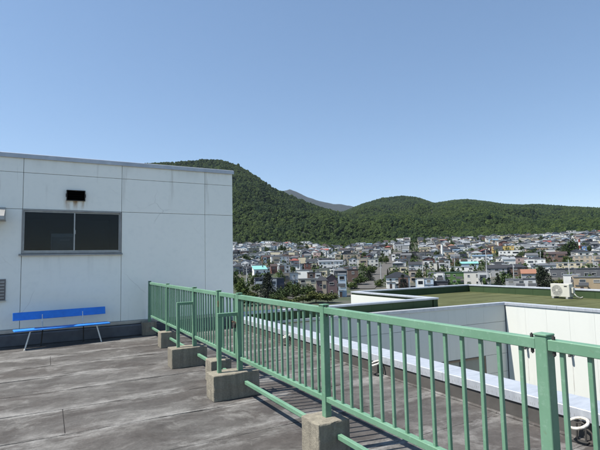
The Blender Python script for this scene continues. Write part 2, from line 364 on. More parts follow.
def mat_farhill():
    mt, n, l, p = newmat('far_ridge_wood'); pos = geo(n)
    a = noise(n, l, pos, 0.02, 6, 0.65)
    l.new(mixc(n, l, ramp(n, l, a, 0.3, 0.7), (0.005, 0.009, 0.006), (0.013, 0.019, 0.011)), p.inputs['Base Color']); p.inputs['Roughness'].default_value = 1.0
    bump(n, l, p, a, 1.0, 20); return mt
def far_z(A, R):
    te = np.interp(A, C2[0], C2[1]); t = np.clip((R-4200)/(7600-4200), 0, 1); x = R*np.sin(A); y = R*np.cos(A)
    return 44 + (te*7600-44)*t + (fbm(x/420, y/420, 5)-.47)*260*np.sin(math.pi*t)**.8 + (fbm(x/60, y/60, 3)-.45)*22 - np.clip(R-7600, 0, None)*0.5
tag(link('far_mountain_ridge', polar_mesh('far_mountain_ridge', np.radians(np.arange(8, 48, 0.25)), np.arange(4200, 8200, 60), far_z, mat_farhill())), kind='structure')

# ---- forest on the hills (uncountable): instanced crowns
def mat_forest():
    mt, n, l, p = newmat('forest_leaf'); oi = n.new('ShaderNodeObjectInfo'); pos = geo(n)
    v = noise(n, l, pos, 0.009, 5, 0.65); f = noise(n, l, pos, 0.35, 4, 0.7)
    col = mixc(n, l, ramp(n, l, oi.outputs['Random'], 0.15, 1.0), (0.007, 0.018, 0.0065), (0.036, 0.056, 0.0135))
    col = mixc(n, l, mth(n, l, 'MULTIPLY', ramp(n, l, v, 0.42, 0.62), 0.42), col, (0.042, 0.06, 0.0135))
    col = mixc(n, l, 1.0, col, mixc(n, l, f, (0.6, 0.6, 0.6), (1.3, 1.3, 1.3)), 'MULTIPLY')
    l.new(col, p.inputs['Base Color']); p.inputs['Roughness'].default_value = 0.9; p.inputs['Specular IOR Level'].default_value = 0.15
    return mt
M['forest'] = mat_forest()
def forest_nodes():
    ng = bpy.data.node_groups.new('forest_nodes', 'GeometryNodeTree')
    ng.interface.new_socket('Geometry', in_out='INPUT', socket_type='NodeSocketGeometry')
    ng.interface.new_socket('Geometry', in_out='OUTPUT', socket_type='NodeSocketGeometry')
    n = ng.nodes; l = ng.links
    gi = n.new('NodeGroupInput'); go = n.new('NodeGroupOutput')
    ds = n.new('GeometryNodeDistributePointsOnFaces'); ds.distribute_method = 'RANDOM'; ds.inputs['Density'].default_value = 0.038; ds.inputs['Seed'].default_value = 3
    l.new(gi.outputs[0], ds.inputs['Mesh'])
    join = n.new('GeometryNodeGeometryToInstance')
    for k in range(4):
        ico = n.new('GeometryNodeMeshIcoSphere'); ico.inputs['Subdivisions'].default_value = 3; ico.inputs['Radius'].default_value = 1
        sp = n.new('GeometryNodeSetPosition'); l.new(ico.outputs[0], sp.inputs[0])
        pos = n.new('GeometryNodeInputPosition')
        nt_ = n.new('ShaderNodeTexNoise'); nt_.noise_dimensions = '4D'; nt_.inputs['W'].default_value = 3.7*k; nt_.inputs['Scale'].default_value = 1.6; nt_.inputs['Detail'].default_value = 4; nt_.inputs['Roughness'].default_value = 0.75
        l.new(pos.outputs[0], nt_.inputs['Vector'])
        mm = n.new('ShaderNodeMath'); mm.operation = 'MULTIPLY_ADD'; mm.inputs[1].default_value = 2.6; mm.inputs[2].default_value = -0.35; l.new(nt_.outputs[0], mm.inputs[0])
        vm = n.new('ShaderNodeVectorMath'); vm.operation = 'SCALE'; l.new(pos.outputs[0], vm.inputs[0]); l.new(mm.outputs[0], vm.inputs['Scale'])
        vz = n.new('ShaderNodeVectorMath'); vz.operation = 'MULTIPLY'; vz.inputs[1].default_value = (1, 1, 1.15 if k % 2 else 0.95); l.new(vm.outputs[0], vz.inputs[0])
        l.new(vz.outputs[0], sp.inputs['Position'])
        smt = n.new('GeometryNodeSetMaterial'); smt.inputs['Material'].default_value = M['forest']; l.new(sp.outputs[0], smt.inputs[0])
        l.new(smt.outputs[0], join.inputs[0])
    ip = n.new('GeometryNodeInstanceOnPoints'); ip.inputs['Pick Instance'].default_value = True
    l.new(ds.outputs['Points'], ip.inputs['Points']); l.new(join.outputs[0], ip.inputs['Instance'])
    rs = n.new('FunctionNodeRandomValue'); rs.data_type = 'FLOAT'; rs.inputs[2].default_value = 1.5; rs.inputs[3].default_value = 5.2; l.new(rs.outputs[1], ip.inputs['Scale'])
    rz = n.new('FunctionNodeRandomValue'); rz.data_type = 'FLOAT_VECTOR'; rz.inputs[0].default_value = (0, 0, 0); rz.inputs[1].default_value = (0.3, 0.3, 6.28)
    l.new(rz.outputs[0], ip.inputs['Rotation'])
    ri_ = n.new('FunctionNodeRandomValue'); ri_.data_type = 'INT'; ri_.inputs[4].default_value = 0; ri_.inputs[5].default_value = 3
    l.new(ri_.outputs[2], ip.inputs['Instance Index'])
    tr = n.new('GeometryNodeTranslateInstances'); tr.inputs['Translation'].default_value = (0, 0, 2.6); tr.inputs['Local Space'].default_value = False
    l.new(ip.outputs[0], tr.inputs[0]); l.new(tr.outputs[0], go.inputs[0])
    return ng
f_az = np.radians(np.arange(-13.5, 75.5, 0.4)); f_rr = np.concatenate([np.arange(748, 1500, 14), np.arange(1500, 2330, 22)])
forest = link('hill_forest', polar_mesh('hill_forest', f_az, f_rr, hill_z, M['forest']))
tag(forest, 'dense green broadleaf forest covering the hills', 'forest', kind='stuff')
mod = forest.modifiers.new('forest', 'NODES'); FN = forest_nodes(); mod.node_group = FN
# tongue of wood reaching down into the town
WA0, WA1 = azim(298), azim(402)
def wood_in(az):
    t = np.clip((az-WA0)/(WA1-WA0), 0, 1); return 752 - 118*np.sin(math.pi*t)**.7
wv_az = np.linspace(WA0, WA1, 60); V = []; Fq = []
for a in wv_az:
    for k in range(9):
        r = wood_in(a) + (756-wood_in(a))*k/8; V.append((r*math.sin(a), r*math.cos(a), float(ground_z(r, a))))
for i in range(59):
    for k in range(8): q = i*9+k; Fq.append((q, q+1, q+10, q+9))
me = bpy.data.meshes.new('foothill_wood'); me.from_pydata(V, [], Fq); me.materials.append(M['forest']); me.update()
fw = tag(link('foothill_wood', me), 'dark tongue of wood at the hill foot above the middle of the town', 'wood', kind='stuff')
fw.modifiers.new('forest', 'NODES').node_group = FN

# ------------------------------------------------------------------ our roof deck
deck = boxpart('roof_deck', (-9, 4.4, -7, 11.5, -0.4, -0.006), M['bitumen']); tag(deck, kind='structure')
SEAM0, PITCHY = 5.05, 0.9
def sheet(x0, x1, y0, y1, seed):
    """one torch-on roofing sheet: front edge lapped over the next one, wavy rim"""
    r_ = random.Random(seed); nx = max(6, int((x1-x0)/0.12)); V = []; F = []; ny = 4
    w = [r_.uniform(-.006, .006) for _ in range(nx+1)]; ph = r_.uniform(0, 6)
    for i in range(nx+1):
        x = x0+(x1-x0)*i/nx; e = 0.014*math.sin(x*1.7+ph)+0.006*math.sin(x*5.1+ph*2)+w[i]; lift = max(0, r_.gauss(0, .0025))
        for j in range(ny+1):
            t = j/ny; y = (y0+e)*(1-t)+(y1+.05)*t
            lap = 0.0009 + 0.0065*max(0, math.sin(x*0.9+ph*3)*math.sin(x*2.3+ph)-0.25)
            z = lap*(1-t)**2 + (lift*.5 if j == 0 else 0) - 0.0014*(j == ny) + r_.uniform(-.0002, .0002)
            V.append((x, y, z))
        V.append((x, y0+e, -0.005))
    k = ny+2
    for i in range(nx):
        for j in range(ny): a = i*k+j; F.append((a, a+k, a+k+1, a+1))
        a = i*k; F.append((a, a+ny+1, a+k+ny+1, a+k))
    b = MB(); b.add(V, F); return b
for k in range(-13, 7):
    y0 = SEAM0 + PITCHY*k; y1 = y0 + PITCHY
    cuts = [-8.9]
    x = -8.9 + rnd.uniform(1.5, 9)
    while x < 3.3:
        cuts.append(x); x += rnd.uniform(8, 11)
    if k == 0: cuts = [-8.9, -4.4, 0.175]
    cuts.append(4.11)
    for a, b_ in zip(cuts[:-1], cuts[1:]):
        if min(y1, 11.2)-y0 < 0.1: continue
        sheet(a+0.004, b_-0.004, y0, min(y1, 11.12), k*100+int(a*10)+5000).build('roofing_sheet', M['membrane'], deck)

# ------------------------------------------------------------------ parapet kerb with metal coping along the courtyard edge
kerb = empty('parapet_kerb', (4.3, 4, 0)); tag(kerb, 'low concrete kerb capped with bright metal coping along the roof edge', 'parapet')
def pt(o, root):                                # parent keeping world placement
    o.parent = root; o.matrix_parent_inverse = root.matrix_basis.inverted(); return o
pt(boxpart('upstand', (4.115, 4.42, -7, 11.285, -0.35, 0.195), M['kerbside'], bev=0.008), kerb)
y = -6.9; kk = 0
while y < 11.2:
    y2 = min(y+1.82, 11.28); b = MB()
    b.box(4.105, 4.485, y, y2-0.004, 0.2, 0.262, 0, 0.006); b.box(4.1, 4.106, y, y2-0.004, 0.166, 0.258)
    b.box(4.485, 4.493, y, y2-0.004, 0.15, 0.258)
    pt(b.build('coping_section', M['coping']), kerb)
    rv = MB()                                    # standing ribs of the drip edge
    t = y+0.03
    while t < y2-0.03:
        q_ = rnd.uniform(.172, .2); rv.box(4.0985, 4.1, t, t+0.0022, q_, q_+rnd.uniform(.012, .03)); t += rnd.uniform(.015, .05)
    ob = pt(rv.build('drip_edge_ribs', M['alu_dark']), kerb); ob['kind'] = 'stuff'
    y = y2; kk += 1
pt(boxpart('fillet_strip', (4.07, 4.114, -7, 11.13, -0.004, 0.018), M['membrane'], bev=0.006), kerb)
# own building below the deck
own = empty('host_building', (-2, 2, GROUND_Z)); tag(own, 'pale building body under the roof terrace', 'building')
pt(boxpart('wall', (-9, 4.42, -7, 11.4, GROUND_Z-0.5, -0.41), M['white']), own)

# ------------------------------------------------------------------ left penthouse with panel wall
WY = 11.30
ph = empty('penthouse', (0, 13, 0)); tag(ph, 'pale panelled rooftop penthouse with one wide dark window, beside the bench', 'building')
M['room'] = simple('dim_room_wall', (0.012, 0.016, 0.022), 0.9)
b = MB(); wy = WY+0.075
b.box(-9, -0.5, wy, 19.5, GROUND_Z, 3.97); b.box(1.475, 4.215, wy, 19.5, GROUND_Z, 3.97); b.box(-0.499, 1.474, wy, 19.5, GROUND_Z, 1.88); b.box(-0.499, 1.474, wy, 19.5, 2.87, 3.97); b.box(-0.499, 1.474, 13.6, 19.5, 1.881, 2.869)
pt(b.build('wall_core', M['joint']), ph)
b = MB(); b.box(-0.498, 1.473, 13.55, 13.59, 1.882, 2.868); b.box(-0.498, 1.473, wy+.01, 13.54, 1.882, 1.89); b.box(-0.498, 1.473, wy+.01, 13.54, 2.86, 2.868); b.box(-0.498, -0.49, wy+.01, 13.54, 1.891, 2.859); b.box(1.465, 1.473, wy+.01, 13.54, 1.891, 2.859)
pt(b.build('room_lining', M['room']), ph)
cb = empty('reflection_box', (0.25, 11.75, 1.89)); tag(cb, 'pale box added behind the left window pane to stand for a reflection', 'reflection_box')  # added box, stands in for a white reflection in the pane
pt(boxpart('body', (0.04, 0.5, 11.6, 11.95, 1.891, 2.36), M['acwhite'], bev=0.01), cb)
pt(boxpart('door', (0.06, 0.48, 11.585, 11.599, 1.92, 2.28), M['acmid'], bev=0.004), cb)
pt(boxpart('handle', (0.22, 0.42, 11.565, 11.584, 2.2, 2.22), M['acwhite']), cb)
xs = [-8.5, -6.5, -4.5, -2.5, -0.5, 1.485, 3.485, 4.235]
rows = [(3.652, 3.975), (2.862, 3.644), (0.335, 2.854)]
G = 0.004
for i in range(len(xs)-1):
    for (z0, z1) in rows:
        segs = [(z0, z1)]
        if xs[i] == -0.5 and z0 < 1: segs = [(0.335, 1.895)]
        for a, b_ in segs:
            o = boxpart('wall_panel', (xs[i]+G, xs[i+1]-G, WY+rnd.uniform(-.0015, .0015), WY+0.07, a, b_), M['panel'], bev=0.004); pt(o, ph)
pt(boxpart('side_wall', (4.2, 4.233, WY+0.075, 19.5, 0.335, 3.975), M['panel']), ph)
b = MB(); b.box(-9, 4.262, WY-0.035, WY+0.3, 3.985, 4.055, 0, 0.008); b.box(-9, 4.268, WY-0.041, WY-0.033, 3.955, 4.045); b.box(-9, 4.25, WY+0.3, 19.6, 3.99, 4.04)
pt(b.build('roof_coping', M['coping']), ph)
b = MB(); b.box(-9, 4.1, WY-0.045, WY-0.002, 0.30, 0.333, 0, 0.004); b.box(-9, 4.1, WY-0.05, WY-0.045, 0.26, 0.325)
pt(b.build('base_flashing', M['alu']), ph)
pt(boxpart('base_upstand', (-9, 4.04, 11.13, WY+0.05, -0.003, 0.245), M['upstand'], bev=0.02), ph)
# window
wz0, wz1, wx0, wx1 = 1.905, 2.855, -0.5, 1.475
win = pt(empty('window', (0.49, WY, wz0)), ph)
def wp(name, dims, mt, bev=0.0):
    o = boxpart(name, dims, mt, bev=bev); o.parent = win; o.matrix_parent_inverse = (ph.matrix_basis @ Matrix.Translation(Vector((0.49, WY, wz0))-ph.location)).inverted(); return o
b = MB()
b.box(wx0, wx1, WY-0.02, WY+0.06, wz1-0.03, wz1); b.box(wx0, wx0+0.02, WY-0.02, WY+0.06, wz0+.03, wz1-0.031); b.box(wx1-0.02, wx1, WY-0.02, WY+0.06, wz0+.03, wz1-0.031)
b.box(wx0, wx1, WY-0.02, WY+0.06, wz0, wz0+0.03)
o = b.build('frame', M['alu_dark']); o.parent = win; o.matrix_parent_inverse = Matrix.Translation((-0.49, -WY, -wz0))
for q in (win,): pass
def wchild(b_, name, mt):
    o = b_.build(name, mt); o.parent = win; o.matrix_parent_inverse = Matrix.Translation((-0.49, -WY, -wz0)); return o
for (a, c, yo) in ((wx0+0.021, 0.512, 0.012), (0.482, wx1-0.021, 0.036)):
    b = MB(); yo += WY
    b.box(a, c, yo, yo+0.02, wz0+0.031, wz0+0.066); b.box(a, c, yo, yo+0.02, wz1-0.056, wz1-0.032)
    b.box(a, a+0.02, yo, yo+0.02, wz0+0.067, wz1-0.057); b.box(c-0.026, c, yo, yo+0.02, wz0+0.067, wz1-0.057)
    wchild(b, 'sash', M['alu'])
    b = MB(); b.box(a+0.021, c-0.027, yo+0.008, yo+0.014, wz0+0.067, wz1-0.057); wchild(b, 'pane', M['wglass'])
b = MB(); b.add([(wx0-0.05, WY-0.075, wz0-0.022), (wx1+0.03, WY-0.075, wz0-0.022), (wx1+0.03, WY-0.001, wz0-0.002), (wx0-0.05, WY-0.001, wz0-0.002),
                 (wx0-0.05, WY-0.075, wz0-0.047), (wx1+0.03, WY-0.075, wz0-0.047), (wx1+0.03, WY-0.001, wz0-0.047), (wx0-0.05, WY-0.001, wz0-0.047)],
                [(0,1,2,3), (4,7,6,5), (0,4,5,1), (1,5,6,2), (3,7,4,0), (2,6,7,3)]); wchild(b, 'sill', M['alu_dark'])
b = MB(); b.box(0.508, 0.522, WY-0.002, WY+0.012, 2.33, 2.42); wchild(b, 'latch', M['alu'])
# exhaust opening above the window
ve = empty('wall_vent', (0.515, WY, 3.08)); tag(ve, 'small black rectangular wall vent with rusty rim above the window', 'vent')
b = MB(); b.box(0.325, 0.34, WY-0.06, WY, 3.075, 3.31); b.box(0.69, 0.705, WY-0.06, WY, 3.075, 3.31); b.box(0.34, 0.69, WY-0.06, WY, 3.297, 3.31); b.box(0.34, 0.69, WY-0.06, WY, 3.075, 3.085)
pt(b.build('rim', M['ringdark']), ve)
pt(boxpart('duct_shade_plate', (0.341, 0.689, WY-0.012, WY-0.003, 3.086, 3.296), M['black']), ve)  # flat black plate on the wall, painted shade of the vent opening
for z in (3.13, 3.185, 3.24):
    b = MB(); b.add([(0.341, WY-0.055, z), (0.689, WY-0.055, z), (0.689, WY-0.015, z+0.045), (0.341, WY-0.015, z+0.045), (0.341, WY-0.055, z-.004), (0.689, WY-0.055, z-.004), (0.689, WY-0.015, z+0.041), (0.341, WY-0.015, z+0.041)],
                    [(0,1,2,3), (4,7,6,5), (0,4,5,1), (1,5,6,2), (3,7,4,0), (2,6,7,3)])
    pt(b.build('louvre_blade', M['black']), ve)
for x in (0.313, 0.705):
    pt(boxpart('bracket', (x, x+0.012, WY-0.03, WY, 3.16, 3.23), M['rust']), ve)
pt(boxpart('rim_bolt', (0.5, 0.53, WY-0.068, WY-0.06, 3.29, 3.305), M['rust']), ve)
# weather hood at the left edge
hd = empty('weather_hood', (-1.1, WY, 2.6)); tag(hd, 'pale sheet metal weather hood cut by the left edge of the picture', 'hood')
b = MB(); P = [(WY-0.002, 2.87), (WY-0.10, 2.87), (WY-0.42, 2.66), (WY-0.42, 2.60), (WY-0.002, 2.60)]
for x0, x1 in ((-1.45, -0.80),):
    n_ = len(P); vs = [(x0, y, z) for y, z in P]+[(x1, y, z) for y, z in P]
    b.add(vs, [tuple(range(n_))[::-1], tuple(range(n_, 2*n_))]+[(i, (i+1) % n_, n_+(i+1) % n_, n_+i) for i in range(n_)])
pt(b.build('cowl', M['alu']), hd)
pt(boxpart('lip', (-1.46, -0.79, WY-0.43, WY-0.001, 2.585, 2.599), M['alu_dark']), hd)
lp = empty('louvre_plate', (-1.05, WY, 0.94)); tag(lp, 'dull grey metal cover plate low on the wall left of the bench', 'wall plate')
pt(boxpart('plate', (-1.4, -0.765, WY-0.03, WY-0.002, 0.945, 1.38), simple('brownish_plate', (0.2, 0.185, 0.18), 0.6, 0.3), bev=0.004), lp)
for k in range(6): pt(boxpart('louvre_blade', (-1.38, -0.785, WY-0.045, WY-0.031, 0.98+k*0.065, 1.01+k*0.065), M['alu_dark']), lp)
pt(boxpart('drip_sill', (-1.42, -0.75, WY-0.06, WY-0.002, 0.925, 0.943), M['acwhite']), lp)

# ------------------------------------------------------------------ bench
bench = empty('bench', (0.32, 10.75, 0), math.atan2(10.876-10.648, 1.028+0.405)*0.85)
tag(bench, 'long blue slatted bench with thin white metal legs against the pale wall', 'bench')
b = MB(); b.box(-0.90, 0.87, -0.15, 0.13, 0.36, 0.388, 0, 0.008); b.build('seat', M['blue'], bench)
b = MB(); b.box(-0.90, 0.85, -0.012, 0.012, 0.0, 0.16, 0, 0.006); b.build('backrest', M['blue'], bench, (0, 0.205, 0.55), (math.radians(-12), 0, 0))
for sx in (-0.62, 0.60):
    ox = -0.1 if sx < 0 else 0.09
    b = MB(); b.tube([(sx, -0.10, 0.358), (sx+ox, -0.16, 0.0)], 0.014, 8); b.build('leg', M['cream_metal'], bench)
    b = MB(); b.tube([(sx-ox*2.4, 0.10, 0.358), (sx-ox*2.2, 0.17, 0.0)], 0.012, 8); b.build('leg', M['ringdark'], bench)  # rear leg given a dark material to stand for shadow behind the seat
    b = MB(); b.tube([(sx, -0.10, 0.35), (sx-ox*2.4, 0.10, 0.348), (sx-ox*2.4, 0.165, 0.38), (sx-ox*2.4, 0.222, 0.64)], 0.013, 8); b.build('back_support', M['cream_metal'], bench)

for xx in (-0.62, -0.38, 0.38, 0.60):
    b = MB(); b.tube([(xx, -0.02, 0.386), (xx, -0.02, 0.393)], 0.011, 8); b.build('bolt', M['alu'], bench)
# ------------------------------------------------------------------ fence
FX = 2.085
POSTS = [11.08, 9.25, 7.35, 6.15, 5.37, 3.37, 1.38, -0.6]
ZT, ZB = 1.21, 0.465                      # tops of the rails
fence = empty('railing_fence', (FX, 4, 0)); tag(fence, 'green painted steel railing with square balusters across the roof terrace', 'railing')
gate = empty('railing_gate', (FX, 5.76, 0)); tag(gate, 'narrow green gate leaf hung between two close railing posts', 'gate')
pm = MB(); pm.box(-.03, .03, -.03, .03, 0.26, 1.222, 0, 0.003); post_me = pm.mesh('post', M['green'])
cm = MB(); cm.box(-.034, .034, -.034, .034, 1.2225, 1.234, 0, 0.003); cap_me = cm.mesh('post_cap', M['green'])
bm_ = MB(); bm_.box(-.010, .010, -.010, .010, ZB-0.002, ZT-0.052, 0, 0.0015); bar_me = bm_.mesh('baluster', M['green'])
bo = MB(); bo.tube([(0, 0, -0.012), (0, 0, 0.012)], 0.008, 6, smooth=False); bo.tube([(0, 0, 0.012), (0, 0, 0.017)], 0.004, 6, smooth=False); bolt_me = bo.mesh('bolt', M['ringdark'])
fl = Vector((FX, 4, 0)); glv = Vector((FX, 5.76, 0))
for y in POSTS:
    p_ = link('post', post_me, fence, (0, y-4, 0), (0, 0, 0)); link('post_cap', cap_me, p_)
def rails(root, org, ya, yb, inset=0.031):
    off = 0.0 if ya > 1.5 else 0.037
    a, c = yb+inset-org.y, ya-inset-org.y
    b = MB(); b.box(-.026, .026, a, c, ZT-0.052, ZT, 0, 0.003); b.build('top_rail', M['green'], root)
    b = MB(); b.box(-.022, .022, a, c, ZB-0.042, ZB, 0, 0.003); b.build('bottom_rail', M['green'], root)
    L = ya-yb; n_ = max(3, round((L-0.06)/0.1175)-0)
    for k in range(1, n_):
        link('baluster', bar_me, root, (rnd.uniform(-.0015, .0015), yb+L*k/n_-org.y+off, 0), (rnd.uniform(-.003, .003), rnd.uniform(-.003, .003), 0))
for a, c in zip(POSTS[:-1], POSTS[1:]):
    if a == 6.15: continue
    rails(fence, fl, a, c)
    for y in (a-0.055, c+0.055):
        link('bolt', bolt_me, fence, (-0.012, y-4, ZT+0.004)); link('bolt', bolt_me, fence, (-0.012, y-4, ZT-0.06), (math.pi, 0, 0))
# gate leaf
rails(gate, glv, 6.09, 5.43, 0.045)
for y in (6.065, 5.455):
    b = MB(); b.box(-.02, .02, y-5.76-.02, y-5.76+.02, ZB-0.042, ZT-0.0, 0, 0.003); b.build('stile', M['green'], gate)
for z in (0.62, 1.05):
    b = MB(); b.tube([(-0.02, 6.1-5.76, z-0.04), (-0.02, 6.1-5.76, z+0.04)], 0.014, 8); b.build('hinge', M['rust'], gate)
b = MB(); b.box(-0.05, -0.022, -0.34, -0.27, 0.80, 0.85, 0, 0.004); b.tube([(-0.036, -0.325, 0.85), (-0.036, -0.32, 0.885), (-0.036, -0.295, 0.885), (-0.036, -0.287, 0.85)], 0.005, 6)
b.build('padlock', M['ringdark'], gate)
b = MB(); b.box(-0.034, -0.021, -0.36, -0.22, 0.858, 0.872); b.build('latch_bar', M['rust'], gate)
# stays on the wide blocks
for yb in (7.35, 5.37):
    b = MB(); b.box(1.80-FX, 1.845-FX, yb-4-.0225, yb-4+.0225, 0.26, 0.956, 0, 0.003); s_ = b.build('stay_post', M['green'], fence)
    b = MB(); b.box(1.80-FX, -0.031, yb-4-.0225, yb-4+.0225, 0.957, 1.0, 0, 0.003); b.build('stay_arm', M['green'], fence)
# low tie rail running from block to block
BL = [(11.08, 1.92, 2.22, .135), (9.24, 1.925, 2.22, .14), (7.35, 1.69, 2.25, .14), (6.15, 1.93, 2.22, .13), (5.37, 1.705, 2.285, .14), (3.365, 1.912, 2.215, .142), (1.38, 1.91, 2.215, .142), (-0.6, 1.91, 2.215, .142)]
for (ya, _, _, ha), (yb, _, _, hb) in zip(BL[:-1], BL[1:]):
    b = MB(); b.box(2.085-FX, 2.125-FX, yb+hb-0.02-4, ya-ha+0.02-4, 0.155, 0.195, 0, 0.003); b.build('tie_rail', M['green'], fence)
names = ['narrow concrete footing block against the penthouse wall', 'narrow concrete footing block, second from the penthouse wall', 'wide stained concrete footing block holding the farther railing stay',
         'narrow concrete footing block below the gate hinge post', 'wide stained concrete footing block holding the nearer railing stay', 'concrete footing block at the bottom edge of the picture', 'concrete footing block below the nearest railing post', 'concrete footing block beyond the right picture edge']
for (y, x0, x1, hy), lb in zip(BL, names):
    bm = bmesh.new(); bmesh.ops.create_cube(bm, size=1)
    bmesh.ops.scale(bm, vec=(x1-x0, 2*hy, 0.297), verts=bm.verts)
    bmesh.ops.bevel(bm, geom=bm.edges[:], offset=0.012, segments=2, affect='EDGES', profile=0.6)
    bmesh.ops.subdivide_edges(bm, edges=[e for e in bm.edges if e.calc_length() > 0.1], cuts=5, use_grid_fill=True)
    r_ = random.Random(int(y*10))
    for v in bm.verts: v.co += Vector((r_.gauss(0, .0013), r_.gauss(0, .0013), r_.gauss(0, .0013)))
    b = MB(); b.bm(bm); bm.free()
    tag(b.build('concrete_block', M['concrete'], None, ((x0+x1)/2, y, 0.1495)), lb, 'block', 'railing footings')

# ------------------------------------------------------------------ anchor rings at the kerb
for i, (x, y, lb) in enumerate(((4.0, 2.39, 'white anchor ring on a dark bracket in front of the kerb, nearest one'), (4.02, 5.18, 'white anchor ring on a dark bracket in front of the kerb, middle one'), (4.02, 7.95, 'white anchor ring on a dark bracket in front of the kerb, farthest one'))):
    a = empty('anchor_ring', (x, y, 0), rnd.uniform(-.3, .3)); tag(a, lb, 'ring', 'roof anchor rings')
    b = MB()
    pts = [(0.078*math.cos(t), 0.078*math.sin(t), 0.17+0.028*math.cos(t+0.4)) for t in [2*math.pi*k/20 for k in range(20)]]
    vs = []; fs = []
    for i_, p in enumerate(pts):
        p = Vector(p); d = (Vector(pts[(i_+1) % 20])-Vector(pts[i_-1])).normalized(); s = d.cross(Vector((0, 0, 1))).normalized(); u = s.cross(d)
        vs += [p+(s*math.cos(q)+u*math.sin(q))*0.0135 for q in [2*math.pi*k/8 for k in range(8)]]
    for i_ in range(20):
        for k in range(8): fs.append((i_*8+k, i_*8+(k+1) % 8, ((i_+1) % 20)*8+(k+1) % 8, ((i_+1) % 20)*8+k))
    b.add(vs, fs, 0, True); b.build('ring', M['ringwhite'], a)
    b = MB(); b.tube([(0.055, -0.035, 0.0), (0.06, -0.035, 0.15), (0.07, 0, 0.162), (0.06, 0.035, 0.15), (0.055, 0.035, 0.0)], 0.009, 8); b.build('bracket', M['ringdark'], a)
    boxpart('foot_plate', (-0.01, 0.085, -0.06, 0.06, 0.004, 0.014), M['ringdark'], a)

# ------------------------------------------------------------------ courtyard wing: walls, roof, parapets
RZ = -0.30; CXR = 16.3
wing = empty('courtyard_wing', (17, 12, GROUND_Z)); tag(wing, 'white walled wing round the courtyard with flat olive roof and green parapets', 'building')
A0 = Vector((4.22, 13.17)); A1 = Vector((CXR, 12.40))
Ad = (A1-A0).normalized(); An = Vector((Ad.y, -Ad.x))        # An points to the camera side
if An.y > 0: An = -An
def wallA_panel(s0, s1, z0, z1, th=0.05, proud=0.0):
    p0 = A0+Ad*s0; p1 = A0+Ad*s1; o = An*proud; bk = -An*th
    q = [p0+o, p1+o, p1+bk, p0+bk]; return [(v.x, v.y, z0) for v in q]+[(v.x, v.y, z1) for v in q]
BF = [(0,3,2,1),(4,5,6,7),(0,1,5,4),(1,2,6,5),(2,3,7,6),(3,0,4,7)]
LA = (A1-A0).length
# solid bodies
b = MB(); q = [A0-An*0.06, A1-An*0.06+Vector((0.05, 0)), Vector((CXR+0.05, 13.0)), Vector((4.22, 13.6))]
b.add([(v.x, v.y, GROUND_Z-.5) for v in q]+[(v.x, v.y, RZ-0.02) for v in q], BF, 0); 
b.box(CXR+0.06, 21.3, -9, 18.55, GROUND_Z-.5, RZ-0.02)
b.box(13.1, CXR+0.055, 13.05, 18.5, GROUND_Z-.5, RZ-0.025)
pt(b.build('wall_core', M['joint']), wing)
zrows = [(GROUND_Z, -7.6), (-7.59, -3.9), (-3.89, -2.95), (-2.94, -2.24), (-2.23, -0.98), (-0.97, RZ-0.03)]
edges_s = [k*0.91 for k in range(int(LA/0.91)+1)]+[LA]
edges_s = [e for e in edges_s if LA-e > 0.3 or e == LA]
wsA = (LA-3.72, LA-1.24)                                # window run measured along wall A
for s0, s1 in zip(edges_s[:-1], edges_s[1:]):
    for z0, z1 in zrows:
        if z0 in (-3.89, -2.94) and s1 > wsA[0]+.2 and s0 < wsA[1]-.2: continue
        b = MB(); b.add(wallA_panel(s0+.0018, s1-.0018, z0+.001, z1-.001), BF); pt(b.build('siding_panel', M['white']), wing)
ks = [12.36-0.86*k for k in range(25)]
for y1, y0 in zip(ks[:-1], ks[1:]):
    for z0, z1 in ((GROUND_Z, -7.6), (-7.59, -3.9), (-3.89, RZ-0.03)):
        pt(boxpart('siding_panel', (CXR, CXR+0.058, y0+.002, y1-.002, z0, z1-.004), M['white']), wing)
pt(boxpart('siding_panel', (13.04, 13.099, 13.3, 18.55, GROUND_Z, -0.05), M['white']), wing)
# window in wall A
wdw = []
b = MB()
b.add(wallA_panel(wsA[0], wsA[1], -2.31, -2.245, .03, .03), BF); b.add(wallA_panel(wsA[0], wsA[1], -3.9, -3.84, .03, .03), BF)
nsash = 2
for k in range(nsash+1):
    s = wsA[0]+(wsA[1]-wsA[0]-0.06)*k/nsash
    b.add(wallA_panel(s, s+.06, -3.839, -2.311, .03, .028), BF)
wo = pt(b.build('window', M['bronze']), wing)
b = MB(); b.add(wallA_panel(wsA[0]+.02, wsA[1]-.02, -3.86, -2.29, .05, -.02), BF); g_ = b.build('pane', simple('pale_glass', (0.2, 0.22, 0.2), 0.15, scale=0.8)); g_.parent = wo; g_.matrix_parent_inverse = wing.matrix_basis.inverted() @ Matrix.Identity(4); g_.matrix_parent_inverse = (wing.matrix_basis @ wo.matrix_parent_inverse).inverted()
# courtyard-side copings
def capA(s0, s1):
    b = MB(); b.add(wallA_panel(s0, s1-.005, RZ-.03, RZ+0.075, .24, .03), BF); return b
s = 0
while s < LA-0.05:
    e = min(s+2.1, LA-0.02); pt(capA(s, e).build('roof_edge_coping', M['coping']), wing); s = e
y = 12.60
while y > -8.5:
    e = y-2.1 if y < 12.5 else 10.2
    pt(boxpart('roof_edge_coping', (CXR-0.03, CXR+0.24, e+.005, y, RZ-.028, RZ+0.077), M['coping'], bev=0.006), wing); y = e
